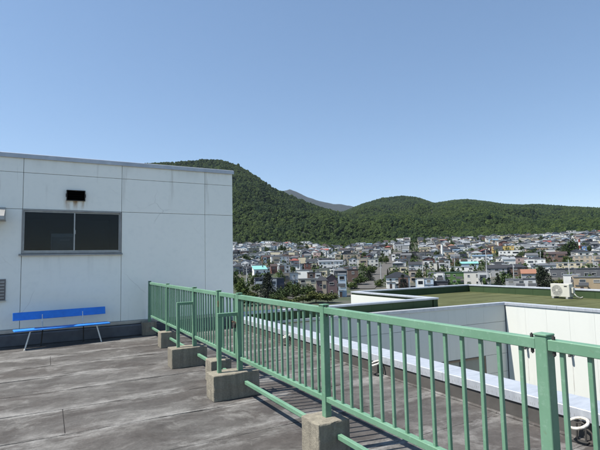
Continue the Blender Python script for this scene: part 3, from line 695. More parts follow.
# olive roof sheet
b = MB(); b.box(CXR+0.1, 21.1, -8.9, 18.4, RZ-0.019, RZ); b.box(13.2, CXR+0.095, 12.66, 18.4, RZ-0.019, RZ-.001); b.box(4.3, 13.195, 12.9, 13.24, RZ-.019, RZ-.002)
pt(b.build('roof', M['groof']), wing)
for k in range(22):                                       # lap ridges of the roof sheets
    y_ = 17.6-k*1.2
    pt(boxpart('roof_lap', (CXR+0.25, 21.05, y_, y_+0.06, RZ, RZ+0.006), M['groof']), wing)
def par(x0, x1, y0, y1):
    b = MB(); b.box(x0, x1, y0, y1, RZ, 0.03); pt(b.build('parapet', M['gpar']), wing)
def parcap(x0, x1, y0, y1):
    b = MB(); b.box(x0-.03, x1+.03, y0-.03, y1+.03, 0.032, 0.10, 0, 0.008); pt(b.build('parapet_coping', M['coping']), wing)
PX1, PY1 = 21.06, 18.28
# eastern parapet in 2.4 m panels, back parapet, notch parapets
y = PY1
while y > -8.5:
    e = max(y-0.98, -8.8); par(PX1, PX1+0.26, e+.008, y); y = e
par(PX1+.02, PX1+0.25, -8.8, PY1+0.2)
parcap(PX1, PX1+0.28, -8.8, PY1+0.26)
x = PX1
while x > 13.3:
    e = max(x-0.98, 13.1); par(e+.008, x, PY1+0.02, PY1+0.28); x = e
par(13.1, PX1, PY1+.05, PY1+0.27); 
b = MB(); b.box(13.05, PX1-.031, PY1-.01, PY1+0.31, 0.034, 0.102, 0, 0.008); pt(b.build('parapet_coping', M['coping']), wing)
x = 13.0
while x > 4.4:
    e = max(x-0.98, 4.3); par(e+.006, x, 13.08, 13.3); x = e
b = MB(); b.box(4.27, 13.33, 13.05, 13.33, 0.034, 0.102, 0, 0.008); pt(b.build('parapet_coping', M['coping']), wing)
par(13.1, 13.32, 13.11, PY1); b = MB(); b.box(13.02, 13.35, 13.335, PY1-.015, 0.033, 0.101, 0, 0.008); pt(b.build('parapet_coping', M['coping']), wing)
# rain outlets on the sunlit wall
for (y, lb) in ((11.5, 'dark rain spout on the sunlit courtyard wall, behind the near railing post'), (9.77, 'dark rain spout on the sunlit courtyard wall, right of the near railing post')):
    sp_ = empty('rain_spout', (CXR, y, -1.85)); tag(sp_, lb, 'spout', 'courtyard rain spouts')
    b = MB(); b.tube([(0, 0, 0), (-0.1, 0, 0), (-0.15, 0, -0.03), (-0.16, 0, -0.1)], 0.045, 10); b.build('pipe', M['acdark'], sp_)
    b = MB(); b.tube([(0, 0, 0), (-0.02, 0, 0)], 0.09, 12); b.build('collar', M['alu_dark'], sp_)
    b = MB(); b.box(-0.004, -0.0005, -0.012, 0.012, -1.3, -0.06); b.build('drip_stain', simple('drip_stain', (0.34, 0.33, 0.3), 0.8, c2=(0.6, 0.6, 0.57), scale=5), sp_)

# ------------------------------------------------------------------ air conditioner on the olive roof
ac = empty('air_conditioner', (20.28, 12.42, RZ)); tag(ac, 'ivory outdoor air conditioner unit standing on the olive roof', 'air conditioner')
b = MB(); b.box(-0.15, 0.15, -0.43, 0.43, 0.085, 0.66, 0, 0.012); b.build('casing', M['acwhite'], ac)
for y in (-0.32, 0.32):
    boxpart('foot', (-0.19, 0.19, y-.05, y+.05, 0.0, 0.084), M['acmid'], ac, 0.006)
b = MB()
N = 28; cy, cz = 0.13, 0.375
b.add([(-0.1525, cy, cz)]+[(-0.1525, cy+0.235*math.cos(2*math.pi*k/N), cz+0.235*math.sin(2*math.pi*k/N)) for k in range(N)], [(0, 1+(k+1) % N, 1+k) for k in range(N)])
fr_ = b.build('fan_opening', M['acmid'], ac)
for k in range(3):
    b = MB(); a0 = k*2.094; pts = []
    for (r_, da) in ((0.06, 0), (0.06, .9), (0.2, 1.2), (0.22, .25)): pts.append((-0.156, cy+r_*math.cos(a0+da), cz+r_*math.sin(a0+da)))
    b.add(pts+[(-0.1535, p[1], p[2]) for p in pts], [(0,3,2,1), (4,5,6,7), (0,1,5,4), (1,2,6,5), (2,3,7,6), (3,0,4,7)]); b.build('fan_blade', M['acmid'], ac)
b = MB(); b.tube([(-0.168, cy, cz), (-0.153, cy, cz)], 0.06, 16); b.build('fan_hub', M['acwhite'], ac)
for r_ in (0.10, 0.145, 0.19, 0.235):
    b = MB(); b.tube([(-0.172, cy+r_*math.cos(2*math.pi*k/24), cz+r_*math.sin(2*math.pi*k/24)) for k in range(25)], 0.004, 5, cap=False); b.build('grille_ring', M['acwhite'], ac)
for k in range(8):
    a0 = k*math.pi/4+.2; b = MB(); b.tube([(-0.172, cy+.06*math.cos(a0), cz+.06*math.sin(a0)), (-0.172, cy+.24*math.cos(a0), cz+.24*math.sin(a0))], 0.004, 5); b.build('grille_spoke', M['acwhite'], ac)
boxpart('name_plate', (-0.1545, -0.1515, -0.33, -0.2, 0.53, 0.58), M['acdark'], ac)
for k in range(5): boxpart('side_vent', (-0.1, 0.1, -0.434, -0.4305, 0.22+k*.06, 0.245+k*.06), M['acmid'], ac)
b = MB(); b.box(-0.02, 0.12, -0.52, -0.431, 0.25, 0.5, 0, 0.012); b.build('valve_cover', M['acwhite'], ac)
b = MB(); b.tube([(0.05, -0.5, 0.25), (0.07, -0.6, 0.12), (0.2, -0.66, 0.05), (0.42, -0.6, 0.04), (0.7, -0.5, 0.045)], 0.025, 8); b.build('pipe', M['ringwhite'], ac)
# courtyard floor is the ground below

# ================================================================== THE TOWN
def mat_house(name, c, rough=0.75, var=0.06):
    mt, n, l, p = newmat(name); pos = geo(n)
    a = noise(n, l, pos, 0.35, 4, 0.6); st = noise(n, l, scaled(n, l, pos, (1.5, 1.5, 0.15)), 1, 4, 0.6)
    col = mixc(n, l, a, tuple(x*(1-2*var) for x in c), tuple(min(1, x*(1+var)) for x in c))
    col = mixc(n, l, mth(n, l, 'MULTIPLY', ramp(n, l, st, 0.5, 0.8), 0.25), col, tuple(x*0.62 for x in c))
    l.new(col, p.inputs['Base Color']); p.inputs['Roughness'].default_value = rough; return mt
WC = dict(white=(0.74, 0.74, 0.71), offwhite=(0.62, 0.6, 0.54), cream=(0.56, 0.50, 0.36), beige=(0.42, 0.35, 0.265), tan=(0.36, 0.28, 0.18), grey=(0.33, 0.335, 0.335), lgrey=(0.52, 0.53, 0.535),
          dgrey=(0.11, 0.115, 0.125), black=(0.035, 0.037, 0.045), navy=(0.04, 0.05, 0.075), brown=(0.14, 0.09, 0.07), brick=(0.2, 0.095, 0.075), purple=(0.17, 0.115, 0.115), lblue=(0.42, 0.51, 0.60),
          green=(0.075, 0.16, 0.045), yellow=(0.55, 0.4, 0.14), blue=(0.12, 0.24, 0.5), pink=(0.45, 0.33, 0.3))
RC = dict(dark=(0.045, 0.046, 0.05), grey=(0.16, 0.165, 0.17), brown=(0.09, 0.06, 0.05), red=(0.36, 0.095, 0.065), orange=(0.4, 0.19, 0.115), turq=(0.3, 0.68, 0.62), blue=(0.2, 0.31, 0.42), silver=(0.36, 0.385, 0.41), green=(0.05, 0.11, 0.06), black=(0.02, 0.021, 0.025))
WM = {k: mat_house('render_'+k, tuple(0.92*q for q in v)) for k, v in WC.items()}
RM = {k: mat_house('roofing_'+k, tuple(0.6*q for q in v), 0.5) for k, v in RC.items()}
M['hglass'] = simple('house_glass', (0.016, 0.02, 0.026), 0.15, var=0.2, scale=0.2)
M['hglass2'] = simple('curtained_glass', (0.2, 0.2, 0.19), 0.25, var=0.2, scale=0.3)
M['hglass3'] = simple('painted_sky_glass', (0.07, 0.085, 0.1), 0.12, var=0.2, scale=0.3)  # paler blue-grey panes, sky reflection put into the colour
M['hframe'] = simple('house_frame', (0.5, 0.5, 0.48), 0.5)
def roof_geo(b, w, d, h, kind, rise, mi=0):
    x, y = w/2, d/2; o = 0.35
    if kind == 'flat':
        b.box(-x-.12, x+.12, -y-.12, y+.12, h, h+0.32, mi)
    elif kind == 'shed':
        b.add([(-x-o, -y-o, h), (x+o, -y-o, h), (x+o, y+o, h+rise), (-x-o, y+o, h+rise), (-x-o, -y-o, h+.22), (x+o, -y-o, h+.22), (x+o, y+o, h+rise+.22), (-x-o, y+o, h+rise+.22)], BF, mi)
    elif kind in ('gable', 'gable_front'):
        if kind == 'gable_front':
            P = [(-x-o, -y-o, h-.08), (0, -y-o, h+rise), (x+o, -y-o, h-.08), (-x-o, y+o, h-.08), (0, y+o, h+rise), (x+o, y+o, h-.08)]
        else:
            P = [(-x-o, -y-o, h-.08), (-x-o, 0, h+rise), (-x-o, y+o, h-.08), (x+o, -y-o, h-.08), (x+o, 0, h+rise), (x+o, y+o, h-.08)]
        Q = [(a, c, z+.2) for a, c, z in P]
        b.add(P+Q, [(6, 9, 10, 7), (7, 10, 11, 8), (0, 1, 4, 3), (1, 2, 5, 4), (0, 6, 7, 1), (1, 7, 8, 2), (3, 4, 10, 9), (4, 5, 11, 10), (0, 3, 9, 6), (2, 8, 11, 5)], mi)
    elif kind == 'hip':
        k = max(0.3, x-y) if x > y else 0.3
        P = [(-x-o, -y-o, h), (x+o, -y-o, h), (x+o, y+o, h), (-x-o, y+o, h), (-x-o, -y-o, h+.15), (x+o, -y-o, h+.15), (x+o, y+o, h+.15), (-x-o, y+o, h+.15), (-k, 0, h+rise), (k, 0, h+rise)]
        b.add(P, [(0, 3, 2, 1), (0, 1, 5, 4), (1, 2, 6, 5), (2, 3, 7, 6), (3, 0, 4, 7), (4, 5, 9, 8), (6, 7, 8, 9), (5, 6, 9), (7, 4, 8)], mi)
def wall_geo(b, w, d, h, kind, rise, mi=0):
    x, y = w/2, d/2; b.box(-x, x, -y, y, -2.5, h-0.01, mi)
    if kind == 'gable': 
        for s in (-x+.01, x-.01): b.add([(s, -y, h-.011), (s, y, h-.011), (s, 0, h+rise*.96)], [(0, 1, 2)], mi)
    if kind == 'gable_front':
        for s in (-y+.01, y-.01): b.add([(-x, s, h-.011), (x, s, h-.011), (0, s, h+rise*.96)], [(0, 1, 2)], mi)
    if kind == 'shed':
        b.add([(-x, y-.01, h-.011), (x, y-.01, h-.011), (x, y-.01, h+rise*.95), (-x, y-.01, h+rise*.95)], [(0, 1, 2, 3)], mi)
        for s in (-x+.01, x-.01): b.add([(s, -y, h-.011), (s, y, h-.011), (s, y, h+rise*.95)], [(0, 1, 2)], mi)
def win_spots(w, d, h, r_, dens=1.0):
    """window rectangles: (face, u centre, z0, width, height)"""
    out = []; ns = max(1, int(round(h/2.9)))
    for fc, L in (('f', w), ('l', d), ('r', d)):
        for k in range(ns):
            z0 = 0.95+k*h/ns; nc = max(1, int(L/3.0))
            for c in range(nc):
                if r_.random() > (0.85 if fc == 'f' else 0.6)*dens: continue
                ww = r_.choice((0.8, 1.3, 1.7, 1.8)); hh = r_.choice((0.9, 1.1, 1.3))
                out.append((fc, (c+.5-nc/2)*L/nc+r_.uniform(-.25, .25), z0, ww, min(hh, h/ns-1.2)))
    return out
def win_geo(b, w, d, spot, mf=0, mg=1):
    fc, u, z0, ww, hh = spot; pr = 0.05
    def bx(u0, u1, a, c, dep, mi):
        if fc == 'f': b.box(u0, u1, -d/2-dep, -d/2+.02, a, c, mi)
        elif fc == 'l': b.box(-w/2-dep, -w/2+.02, u0, u1, a, c, mi)
        else: b.box(w/2-.02, w/2+dep, u0, u1, a, c, mi)
    t = .07
    bx(u-ww/2, u+ww/2, z0+t, z0+hh-t, 0.03, mg)
    bx(u-ww/2-t, u+ww/2+t, z0-t, z0+t, 0.1, mf); bx(u-ww/2-t, u+ww/2+t, z0+hh-t, z0+hh+t, 0.08, mf)
    bx(u-ww/2-t, u-ww/2, z0+t, z0+hh-t, 0.08, mf); bx(u+ww/2, u+ww/2+t, z0+t, z0+hh-t, 0.08, mf)
HOUSES = []                                   # (x, y, radius) of what stands
def house(x, y, a, w, d, h, kind, wall, roof, label, group=None, parts=True, name='house', rise=None, extra=True, seed=0, dens=1.0):
    r_ = random.Random(seed+int(x*13+y*7)); rise = rise if rise is not None else {'flat': 0.3, 'shed': 0.9, 'hip': 1.8}.get(kind, 1.7)
    z = min(gz(x+math.cos(t)*d/2, y+math.sin(t)*d/2) for t in (0, 1.57, 3.14, 4.71))
    z = gz(x, y)-0.15
    HOUSES.append((x, y, max(w, d)*.62))
    sp = win_spots(w, d, h, r_, dens)
    if not parts:
        b = MB(); wall_geo(b, w, d, h, kind, rise, 0); roof_geo(b, w, d, h, kind, rise, 1)
        for s_ in sp:
            fc, u, z0, ww, hh = s_
            if fc == 'f': b.box(u-ww/2, u+ww/2, -d/2-.06, -d/2+.02, z0, z0+hh, 2)
            elif fc == 'l': b.box(-w/2-.06, -w/2+.02, u-ww/2, u+ww/2, z0, z0+hh, 2)
            else: b.box(w/2-.02, w/2+.06, u-ww/2, u+ww/2, z0, z0+hh, 2)
        if r_.random() < .5: b.box(-w/2-.03, w/2+.03, -d/2-.03, d/2+.03, h*.5, h*.53, 1)
        if r_.random() < .5: b.box(w*.2, w*.2+.6, 0, .6, h, h+rise+.8, 0)
        if r_.random() < .4: b.box(-w/2+.4, -w/2+3.2, -d/2-1.5, -d/2+.05, -2.5, 2.6, 0); b.box(-w/2+.2, -w/2+3.4, -d/2-1.7, -d/2+.04, 2.61, 2.8, 1)
        o = b.build(name, [WM[wall], RM[roof], M['hglass']], None, (x, y, z), (0, 0, -a))
        return tag(o, label, 'house', group)
    root = empty(name, (x, y, z), -a); tag(root, label, 'house', group)
    b = MB(); wall_geo(b, w, d, h, kind, rise); 
    wo_ = b.build('wall', WM[wall], root)
    b = MB(); roof_geo(b, w, d, h, kind, rise); ro = b.build('roof', RM[roof], root)
    for s_ in sp:
        b = MB(); win_geo(b, w, d, s_); b.build('window', [M['hframe'], M[r_.choice(('hglass', 'hglass', 'hglass2', 'hglass3'))]], root)
    if extra:
        if r_.random() < .45 and kind != 'shed':
            c2 = r_.choice(('white', 'beige', 'brown', 'dgrey', 'lgrey', 'cream')); xa_ = r_.choice((-1, 1))*w*.22
            b = MB(); b.box(xa_-w*.2, xa_+w*.2, -d/2-.34, -d/2-.012, h*.02, h-.05); b.build('bay', WM[c2], root)
            b = MB(); b.box(xa_-w*.13, xa_+w*.13, -d/2-.38, -d/2-.33, h*.58, h*.58+1.3); b.build('window', M[r_.choice(('hglass', 'hglass3'))], root)
        if r_.random() < .35:
            xa_ = r_.choice((-1, 1))*w*.2; b = MB(); b.box(xa_-1.5, xa_+1.5, -d/2-1.1, -d/2-.36, h*.5-.12, h*.5); b.box(xa_-1.5, xa_+1.5, -d/2-1.12, -d/2-1.06, h*.5+.01, h*.5+1.0); b.build('balcony', WM['white' if wall in ('brown', 'dgrey', 'navy', 'black') else 'dgrey'], root)
        if r_.random() < .6:
            b = MB(); b.box(w*.22, w*.22+.55, .2, .75, h-.1, h+rise+.9); b.build('chimney', RM['grey'], ro)
        if r_.random() < .55:
            ww = min(3.4, w*.4); sx = r_.choice((-1, 1)); xa = sx*(w/2-ww/2-.3)
            b = MB(); b.box(xa-ww/2, xa+ww/2, -d/2-1.5, -d/2-.002, -2.5, 2.5); b.build('porch', WM[wall], root)
            b = MB(); b.box(xa-ww/2-.2, xa+ww/2+.2, -d/2-1.7, -d/2-.003, 2.51, 2.72); b.build('porch_roof', RM[roof], root)
            b = MB(); b.box(xa-.5, xa+.5, -d/2-1.54, -d/2-1.49, -.1, 2.1); b.build('door', RM['brown'], root)
        if r_.random() < .5:
            b = MB(); b.tube([(w*.3, d*.2, h), (w*.3, d*.2, h+rise+2.2)], .04, 5); b.tube([(w*.3-.6, d*.2, h+rise+2), (w*.3+.6, d*.2, h+rise+2)], .03, 5); b.build('antenna', M['alu'], ro)
    return root
def dist_for_top(px, py, H):
    """distance along this direction at which a house of height H on the slope reaches this pixel row"""
    a = azim(px, py); t = tanel(px, py)
    rs_ = np.arange(60, 800, 1.0); f_ = ground_z(rs_, a)+H-(H_CAM+t*rs_)
    ok = np.where(np.diff(np.sign(f_)) != 0)[0]
    return float(rs_[ok[0]] if len(ok) else rs_[np.argmin(np.abs(f_))]), a
def place(x0, x1, yt, H, wall, roof, kind, label, rot=None, dr=0.75, group=None, name='house', rise=None, dens=1.0):
    tot = H + ({'flat': .3, 'shed': .9, 'hip': 1.8}.get(kind, 1.7) if rise is None else rise)
    r, a = dist_for_top((x0+x1)/2, yt, tot); W = (x1-x0)/F_PX*r/math.cos(0.0)
    ha = math.radians(40 if rot is None else rot); de = abs(ha-a); w = W/(math.cos(de)+dr*math.sin(de)); d_ = min(max(w*dr, 5), 11)
    x, y = (r+d_*.5)*math.sin(a), (r+d_*.5)*math.cos(a); PLH.append((x, y, W, H))
    return house(x, y, ha, w, d_, H, kind, wall, roof, label, group, True, name, rise, True, int(x0*3+yt), dens)
GN = 'houses of the near town rows'
# name the eye-catching houses one by one: pixel columns, roof row, wall height, colours
PLH = []
PL = [
 (252,267,266,5.4,'white','turq','shed','white house with a bright turquoise sloping roof behind the conifer',12,.8,2.2),
 (233,243,264,5.2,'grey','dark','hip','grey house under a broad dark hip roof beside the penthouse corner',20,.8,None),
 (243,253,265.5,4.6,'dgrey','dark','hip','dark grey low house left of the turquoise roof',16,.8,None),
 (268,284,278,5.5,'navy','black','flat','flat dark navy house right of the tall conifer',18,.6,None),
 (254,266,277.5,4.8,'navy','dark','flat','dark blue-grey flat house in front of the turquoise roof',16,.7,None),
 (280,298,272.5,6.0,'lgrey','grey','flat','pale grey two-storey box house with two dark upper windows',20,.7,None),
 (298,317,278.5,4.6,'cream','grey','flat','cream low house above the dark hedge trees',26,.6,None),
 (307,322,272,5.8,'brown','black','flat','dark brown flat-roofed house behind the cream low house',26,.7,None),
 (270,289,256.5,8.2,'white','silver','flat','tall plain white box building in the left town',18,.5,None),
 (251,262,255,5.6,'white','grey','gable_front','white gabled house left of the tall white box',10,.8,None),
 (261,271,255.5,5.6,'brick','brown','gable','red-brown house joined beside the white gabled house',12,.8,None),
 (290,299,258.5,5.0,'grey','red','hip','grey house with a bright red-orange hip roof',26,.8,None),
 (304,318,263,6.0,'brick','black','flat','brick red flat-roofed house below the long pale roof',26,.6,None),
 (270,277,264,5.0,'brick','brown','gable','small brick red house above the pale grey box',18,.8,None),
 (278,290,265,5.6,'lgrey','silver','flat','light grey house right of the small brick red one',22,.7,None),
 (318,343,260.5,5.6,'white','silver','shed','long white hall with pale blue-grey roof left of the street',30,.5,None),
 (246,259,248,5.8,'beige','brown','flat','beige house in a row below the left forest edge',12,.6,None),
 (260,273,247.5,5.8,'offwhite','grey','flat','off-white house in a row below the left forest edge',14,.6,None),
 (277,286,245.5,5.6,'white','grey','gable','white gabled house near the left forest edge',20,.7,None),
 (316,327,275.5,6.2,'purple','dark','hip','purple-brown house under a dark roof left of the pale tower house',30,.8,None),
 (326,337,274,6.4,'purple','dark','gable_front','purple-brown gabled house next to the pale tower house',30,.8,None),
 (338,346,273.5,8.2,'lblue','silver','flat','narrow pale blue tower-like house above the white parapet corner',34,.8,None),
 (327,342,254,5.8,'white','silver','flat','white box house behind the long white hall',30,.6,None),
 (343,360,254,6.0,'beige','grey','flat','wide beige house left of the round street tree',32,.6,None),
 (357,378,259,6.0,'offwhite','silver','flat','long off-white building beside the upper street',34,.5,None),
 (347,358,269,6.4,'brown','dark','flat','dark brown flat building by the lower end of the street',32,.7,None),
 (386,409,272,4.6,'white','black','hip','white house under a large black roof right of the street',40,.8,2.4),
 (391,408,266.5,5.2,'cream','grey','flat','cream flat house behind the large black roof',42,.6,None),
 (391,400,254,6.0,'navy','dark','flat','dark navy house right of the upper street',42,.7,None),
 (401,411,253.5,6.0,'brown','grey','gable','brown gabled house beside the dark navy one',42,.7,None),
 (409,425,270,5.8,'beige','brown','flat','beige house with two square windows right of the black roof',44,.7,None),
 (402,418,252,6.4,'black','black','flat','black apartment row, left half, in the middle of the town',44,.5,None),
 (418,433,252,6.4,'dgrey','black','flat','charcoal apartment row, right half, in the middle of the town',44,.5,None),
 (416,433,278,4.8,'lblue','grey','flat','pale blue low house left of the green house',46,.7,None),
 (427,447,281,3.4,'black','black','flat','low black-roofed shed between the pale blue and green houses',46,.6,None),
 (445,464,272,5.2,'green','green','flat','bright green flat house behind the olive roof corner',46,.6,None),
 (465,488.5,271.5,5.8,'offwhite','grey','flat','wide off-white house with square windows right of the green house',48,.55,None),
 (460,477,262,3.6,'lblue','turq','shed','low house with a small turquoise roof in the middle rows',46,.6,1.2),
 (460,473,258.5,5.6,'white','silver','flat','white house just behind the small turquoise roof',46,.6,None),
 (473,491,255,5.4,'white','blue','shed','long white house with light blue roof',48,.5,None),
 (493,512,246,6.4,'yellow','brown','flat','ochre yellow long building on the upper slope',50,.5,None),
 (500,520,250.5,6.0,'white','grey','flat','white block with stepped roof below the yellow building',50,.6,None),
 (445,454,252,5.8,'beige','grey','flat','beige cube house right of the slim white tower',46,.7,None),
 (450,472,266.5,4.8,'white','silver','flat','long white low building behind the green house',47,.5,None),
 (526,543,259,5.2,'white','silver','flat','white low house left of the yellowish long house',52,.6,None),
 (554,582,262.5,4.8,'cream','silver','flat','yellowish long house behind the dark conifer',54,.45,None),
 (573,604,255.5,4.8,'beige','silver','flat','long beige hall at the right picture edge',56,.45,None),
 (522,534,269.5,4.6,'grey','orange','gable','house with an orange tiled roof left of the dark conifer',52,.8,None),
 (507,524,279,4.4,'grey','grey','flat','grey flat house behind the olive roof parapet',51,.6,None),
 (524,534,278.5,4.6,'lgrey','dark','flat','light grey low house between grey house and conifer',51,.6,None),
 (577,599,276.5,5.2,'tan','grey','flat','tan flat building behind the air conditioner',56,.6,None),
 (565,577,274.5,5.0,'white','silver','flat','white low house just left of the tan building',55,.7,None),
 (556,598,268.5,4.0,'dgrey','dark','flat','long low dark-roofed building across the right rows',55,.35,None),
 (583,590,246,5.8,'blue','grey','flat','small blue house right of the striped chimney',58,.7,None),
 (546,564,252,5.6,'brown','brown','gable','wide brown gabled house left of the dark tree',54,.6,None),
 (409,422,262,5.0,'lgrey','dark','gable','pale grey gabled house between black row and beige house',44,.7,None),
 (430,446,262.5,5.0,'offwhite','brown','flat','off-white house with brown flat roof below the charcoal row',46,.6,None),
 (487,505,265,4.6,'grey','dark','gable','grey house with dark gable roof right of the slim mast',50,.6,None),
 (505,525,264,4.6,'brown','dark','hip','brown house under a dark hip roof below the white block',51,.6,None),
 (533,553,264,4.2,'lgrey','grey','shed','pale grey house with sloping roof directly behind the conifer',53,.6,None),
]
for t in PL:
    x0, x1, yt, H, wl_, rf, kd, lb, rot, dr, rise = t
    place(x0, x1, yt, H, wl_, rf, kd, lb, rot, dr, GN, 'house', rise)

# street climbing through the town
def road(name, pts, width, mt):
    b = MB(); V = []
    P = []
    for (xa, ya), (xb, yb) in zip(pts[:-1], pts[1:]):
        n_ = max(2, int(math.hypot(xb-xa, yb-ya)/10)); P += [(xa+(xb-xa)*k/n_, ya+(yb-ya)*k/n_) for k in range(n_)]
    P.append(pts[-1])
    for i, p in enumerate(P):
        q = P[min(i+1, len(P)-1)]; o = P[max(i-1, 0)]; dx, dy = q[0]-o[0], q[1]-o[1]; L = math.hypot(dx, dy); nx, ny = dy/L*width/2, -dx/L*width/2
        for s in (-1, -.33, .33, 1): xx, yy = p[0]+nx*s, p[1]+ny*s; V.append((xx, yy, gz(xx, yy)+0.25))
    b.add(V, [(4*i+k, 4*i+k+1, 4*i+k+5, 4*i+k+4) for i in range(len(P)-1) for k in range(3)], 0)
    return tag(b.build(name, mt), kind='structure')
M['road'] = simple('worn_asphalt', (0.085, 0.079, 0.07), 0.9, c2=(0.06, 0.056, 0.05), scale=0.15)
def gp(px, py):
    a = azim(px, py); t = tanel(px, py); rs_ = np.arange(60, 800, 0.5); f_ = ground_z(rs_, a)-(H_CAM+t*rs_); i = int(np.argmin(np.abs(f_))); return rs_[i]*math.sin(a), rs_[i]*math.cos(a)
RD = [gp(362, 289), gp(380, 274), gp(390, 263), gp(398, 252)]
road('road', RD, 11, M['road'])
def near_road(x, y, m=10):
    for (xa, ya), (xb, yb) in zip(RD[:-1], RD[1:]):
        t = max(0, min(1, ((x-xa)*(xb-xa)+(y-ya)*(yb-ya))/((xb-xa)**2+(yb-ya)**2)))
        if math.hypot(x-xa-t*(xb-xa), y-ya-t*(yb-ya)) < m: return True
    return False

# ---- trees
def mat_leaf(name, c1, c2):
    mt, n, l, p = newmat(name); pos = geo(n); oi = n.new('ShaderNodeObjectInfo')
    a = noise(n, l, pos, 0.9, 4, 0.7)
    col = mixc(n, l, ramp(n, l, a, 0.3, 0.7), c1, c2)
    col = mixc(n, l, 1.0, col, mixc(n, l, oi.outputs['Random'], (0.75, 0.8, 0.8), (1.25, 1.15, 1.0)), 'MULTIPLY')
    l.new(col, p.inputs['Base Color']); p.inputs['Roughness'].default_value = 0.8; p.inputs['Specular IOR Level'].default_value = 0.2
    return mt
M['leaf'] = mat_leaf('broad_leaf', (0.027, 0.05, 0.013), (0.062, 0.094, 0.024))
M['leaf_dark'] = mat_leaf('dark_leaf', (0.024, 0.043, 0.013), (0.055, 0.08, 0.024))
M['needle'] = mat_leaf('needle_leaf', (0.01, 0.016, 0.01), (0.026, 0.036, 0.021))
M['leaf_olive'] = mat_leaf('olive_leaf', (0.042, 0.058, 0.017), (0.085, 0.1, 0.032))
M['bark'] = simple('bark', (0.09, 0.07, 0.055), 0.95, c2=(0.05, 0.04, 0.032), scale=2)
def leaf_mesh(name, kind, seed, mt, n_leaf=2200):
    """unit crown: height 0..1, radius about 0.5"""
    r_ = random.Random(seed); V = []; F = []
    def leaf(p, s):
        u = Vector((r_.gauss(0, 1), r_.gauss(0, 1), r_.gauss(0, .6))).normalized(); v = u.cross(Vector((r_.gauss(0, 1), r_.gauss(0, 1), r_.gauss(0, 1)))).normalized()
        b0 = len(V); V.extend([tuple(p+u*s), tuple(p+v*s*.7), tuple(p-u*s), tuple(p-v*s*.7)]); F.append((b0, b0+1, b0+2, b0+3))
    if kind == 'conifer':
        tiers = 13
        for k in range(tiers):
            z = 0.06+0.9*k/tiers; R = 0.5*(1-z)**0.85*(1+r_.uniform(-.12, .12)); nb = max(4, int(11*(1-z)+3))
            for j in range(nb):
                a = 2*math.pi*(j+r_.random()*.7)/nb; L = R*r_.uniform(.7, 1.1)
                m_ = max(6, int(n_leaf/tiers/nb*1.15*(0.5+1.2*(1-z))))
                for q in range(m_):
                    t = r_.random()**.7; sp = .045*(1.2-t)
                    leaf(Vector((math.cos(a)*L*t+r_.gauss(0, sp), math.sin(a)*L*t+r_.gauss(0, sp), z+.05-.09*t*t+r_.gauss(0, .012))), .024*r_.uniform(.6, 1.3))
        for q in range(40): leaf(Vector((r_.gauss(0, .012), r_.gauss(0, .012), r_.uniform(.9, 1.0))), .018)
    else:
        cl = []
        for k in range(26 if kind == 'round' else 18):
            d = Vector((r_.gauss(0, 1), r_.gauss(0, 1), r_.gauss(0, 1))).normalized()*r_.uniform(.12, .40)
            cl.append((Vector((d.x*1.1, d.y*1.1, 0.5+d.z*1.05)) if kind == 'round' else Vector((d.x*1.15, d.y*1.15, .3+abs(d.z)*1.0)), r_.uniform(.09, .19)))
        per = n_leaf//len(cl)
        for c, R in cl:
            for q in range(per):
                d = Vector((r_.gauss(0, 1), r_.gauss(0, 1), r_.gauss(0, 1))).normalized()*R*r_.uniform(.5, 1.15); leaf(c+d, .036*r_.uniform(.6, 1.4))
    me = bpy.data.meshes.new(name); me.from_pydata(V, [], F); me.materials.append(mt); me.update(); return me
def trunk_mesh(kind):
    b = MB()
    b.tube([(0, 0, -.1), (.01, 0, .25), (0, .01, .6), (0, 0, .95 if kind == 'conifer' else .75)], [.035, .028, .016, .003], 7)
    if kind != 'conifer':
        for k in range(6):
            a = k*1.05; b.tube([(0, 0, .3+.05*k), (.14*math.cos(a), .14*math.sin(a), .45+.05*k), (.27*math.cos(a), .27*math.sin(a), .55+.05*k)], [.014, .009, .003], 5)
    return b.mesh('trunk', M['bark'])
CR = {'round': [leaf_mesh('crown', 'round', s, M['leaf']) for s in (1, 2, 3)], 'dark': [leaf_mesh('crown', 'round', s, M['leaf_dark']) for s in (4, 5)],
      'conifer': [leaf_mesh('crown', 'conifer', s, M['needle'], 2600) for s in (6, 7)], 'bush': [leaf_mesh('crown', 'bush', s, M['leaf_olive']) for s in (8, 9)]}
TK = {'conifer': trunk_mesh('conifer'), 'round': trunk_mesh('round')}
TREES = []
def tree(x, y, w, h, kind, label, group):
    nm = {'conifer': 'conifer_tree', 'bush': 'shrub'}.get(kind, 'broadleaf_tree')
    root = empty(nm, (x, y, gz(x, y)), rnd.uniform(0, 6.28)); tag(root, label, 'shrub' if kind == 'bush' else 'tree', group)
    c = link('crown', rnd.choice(CR[kind]), root); t = link('trunk', TK['conifer' if kind == 'conifer' else 'round'], root)
    c.scale = (w, w*rnd.uniform(.9, 1.1), h); t.scale = (h*.9, h*.9, h); TREES.append((x, y, w*.5)); return root
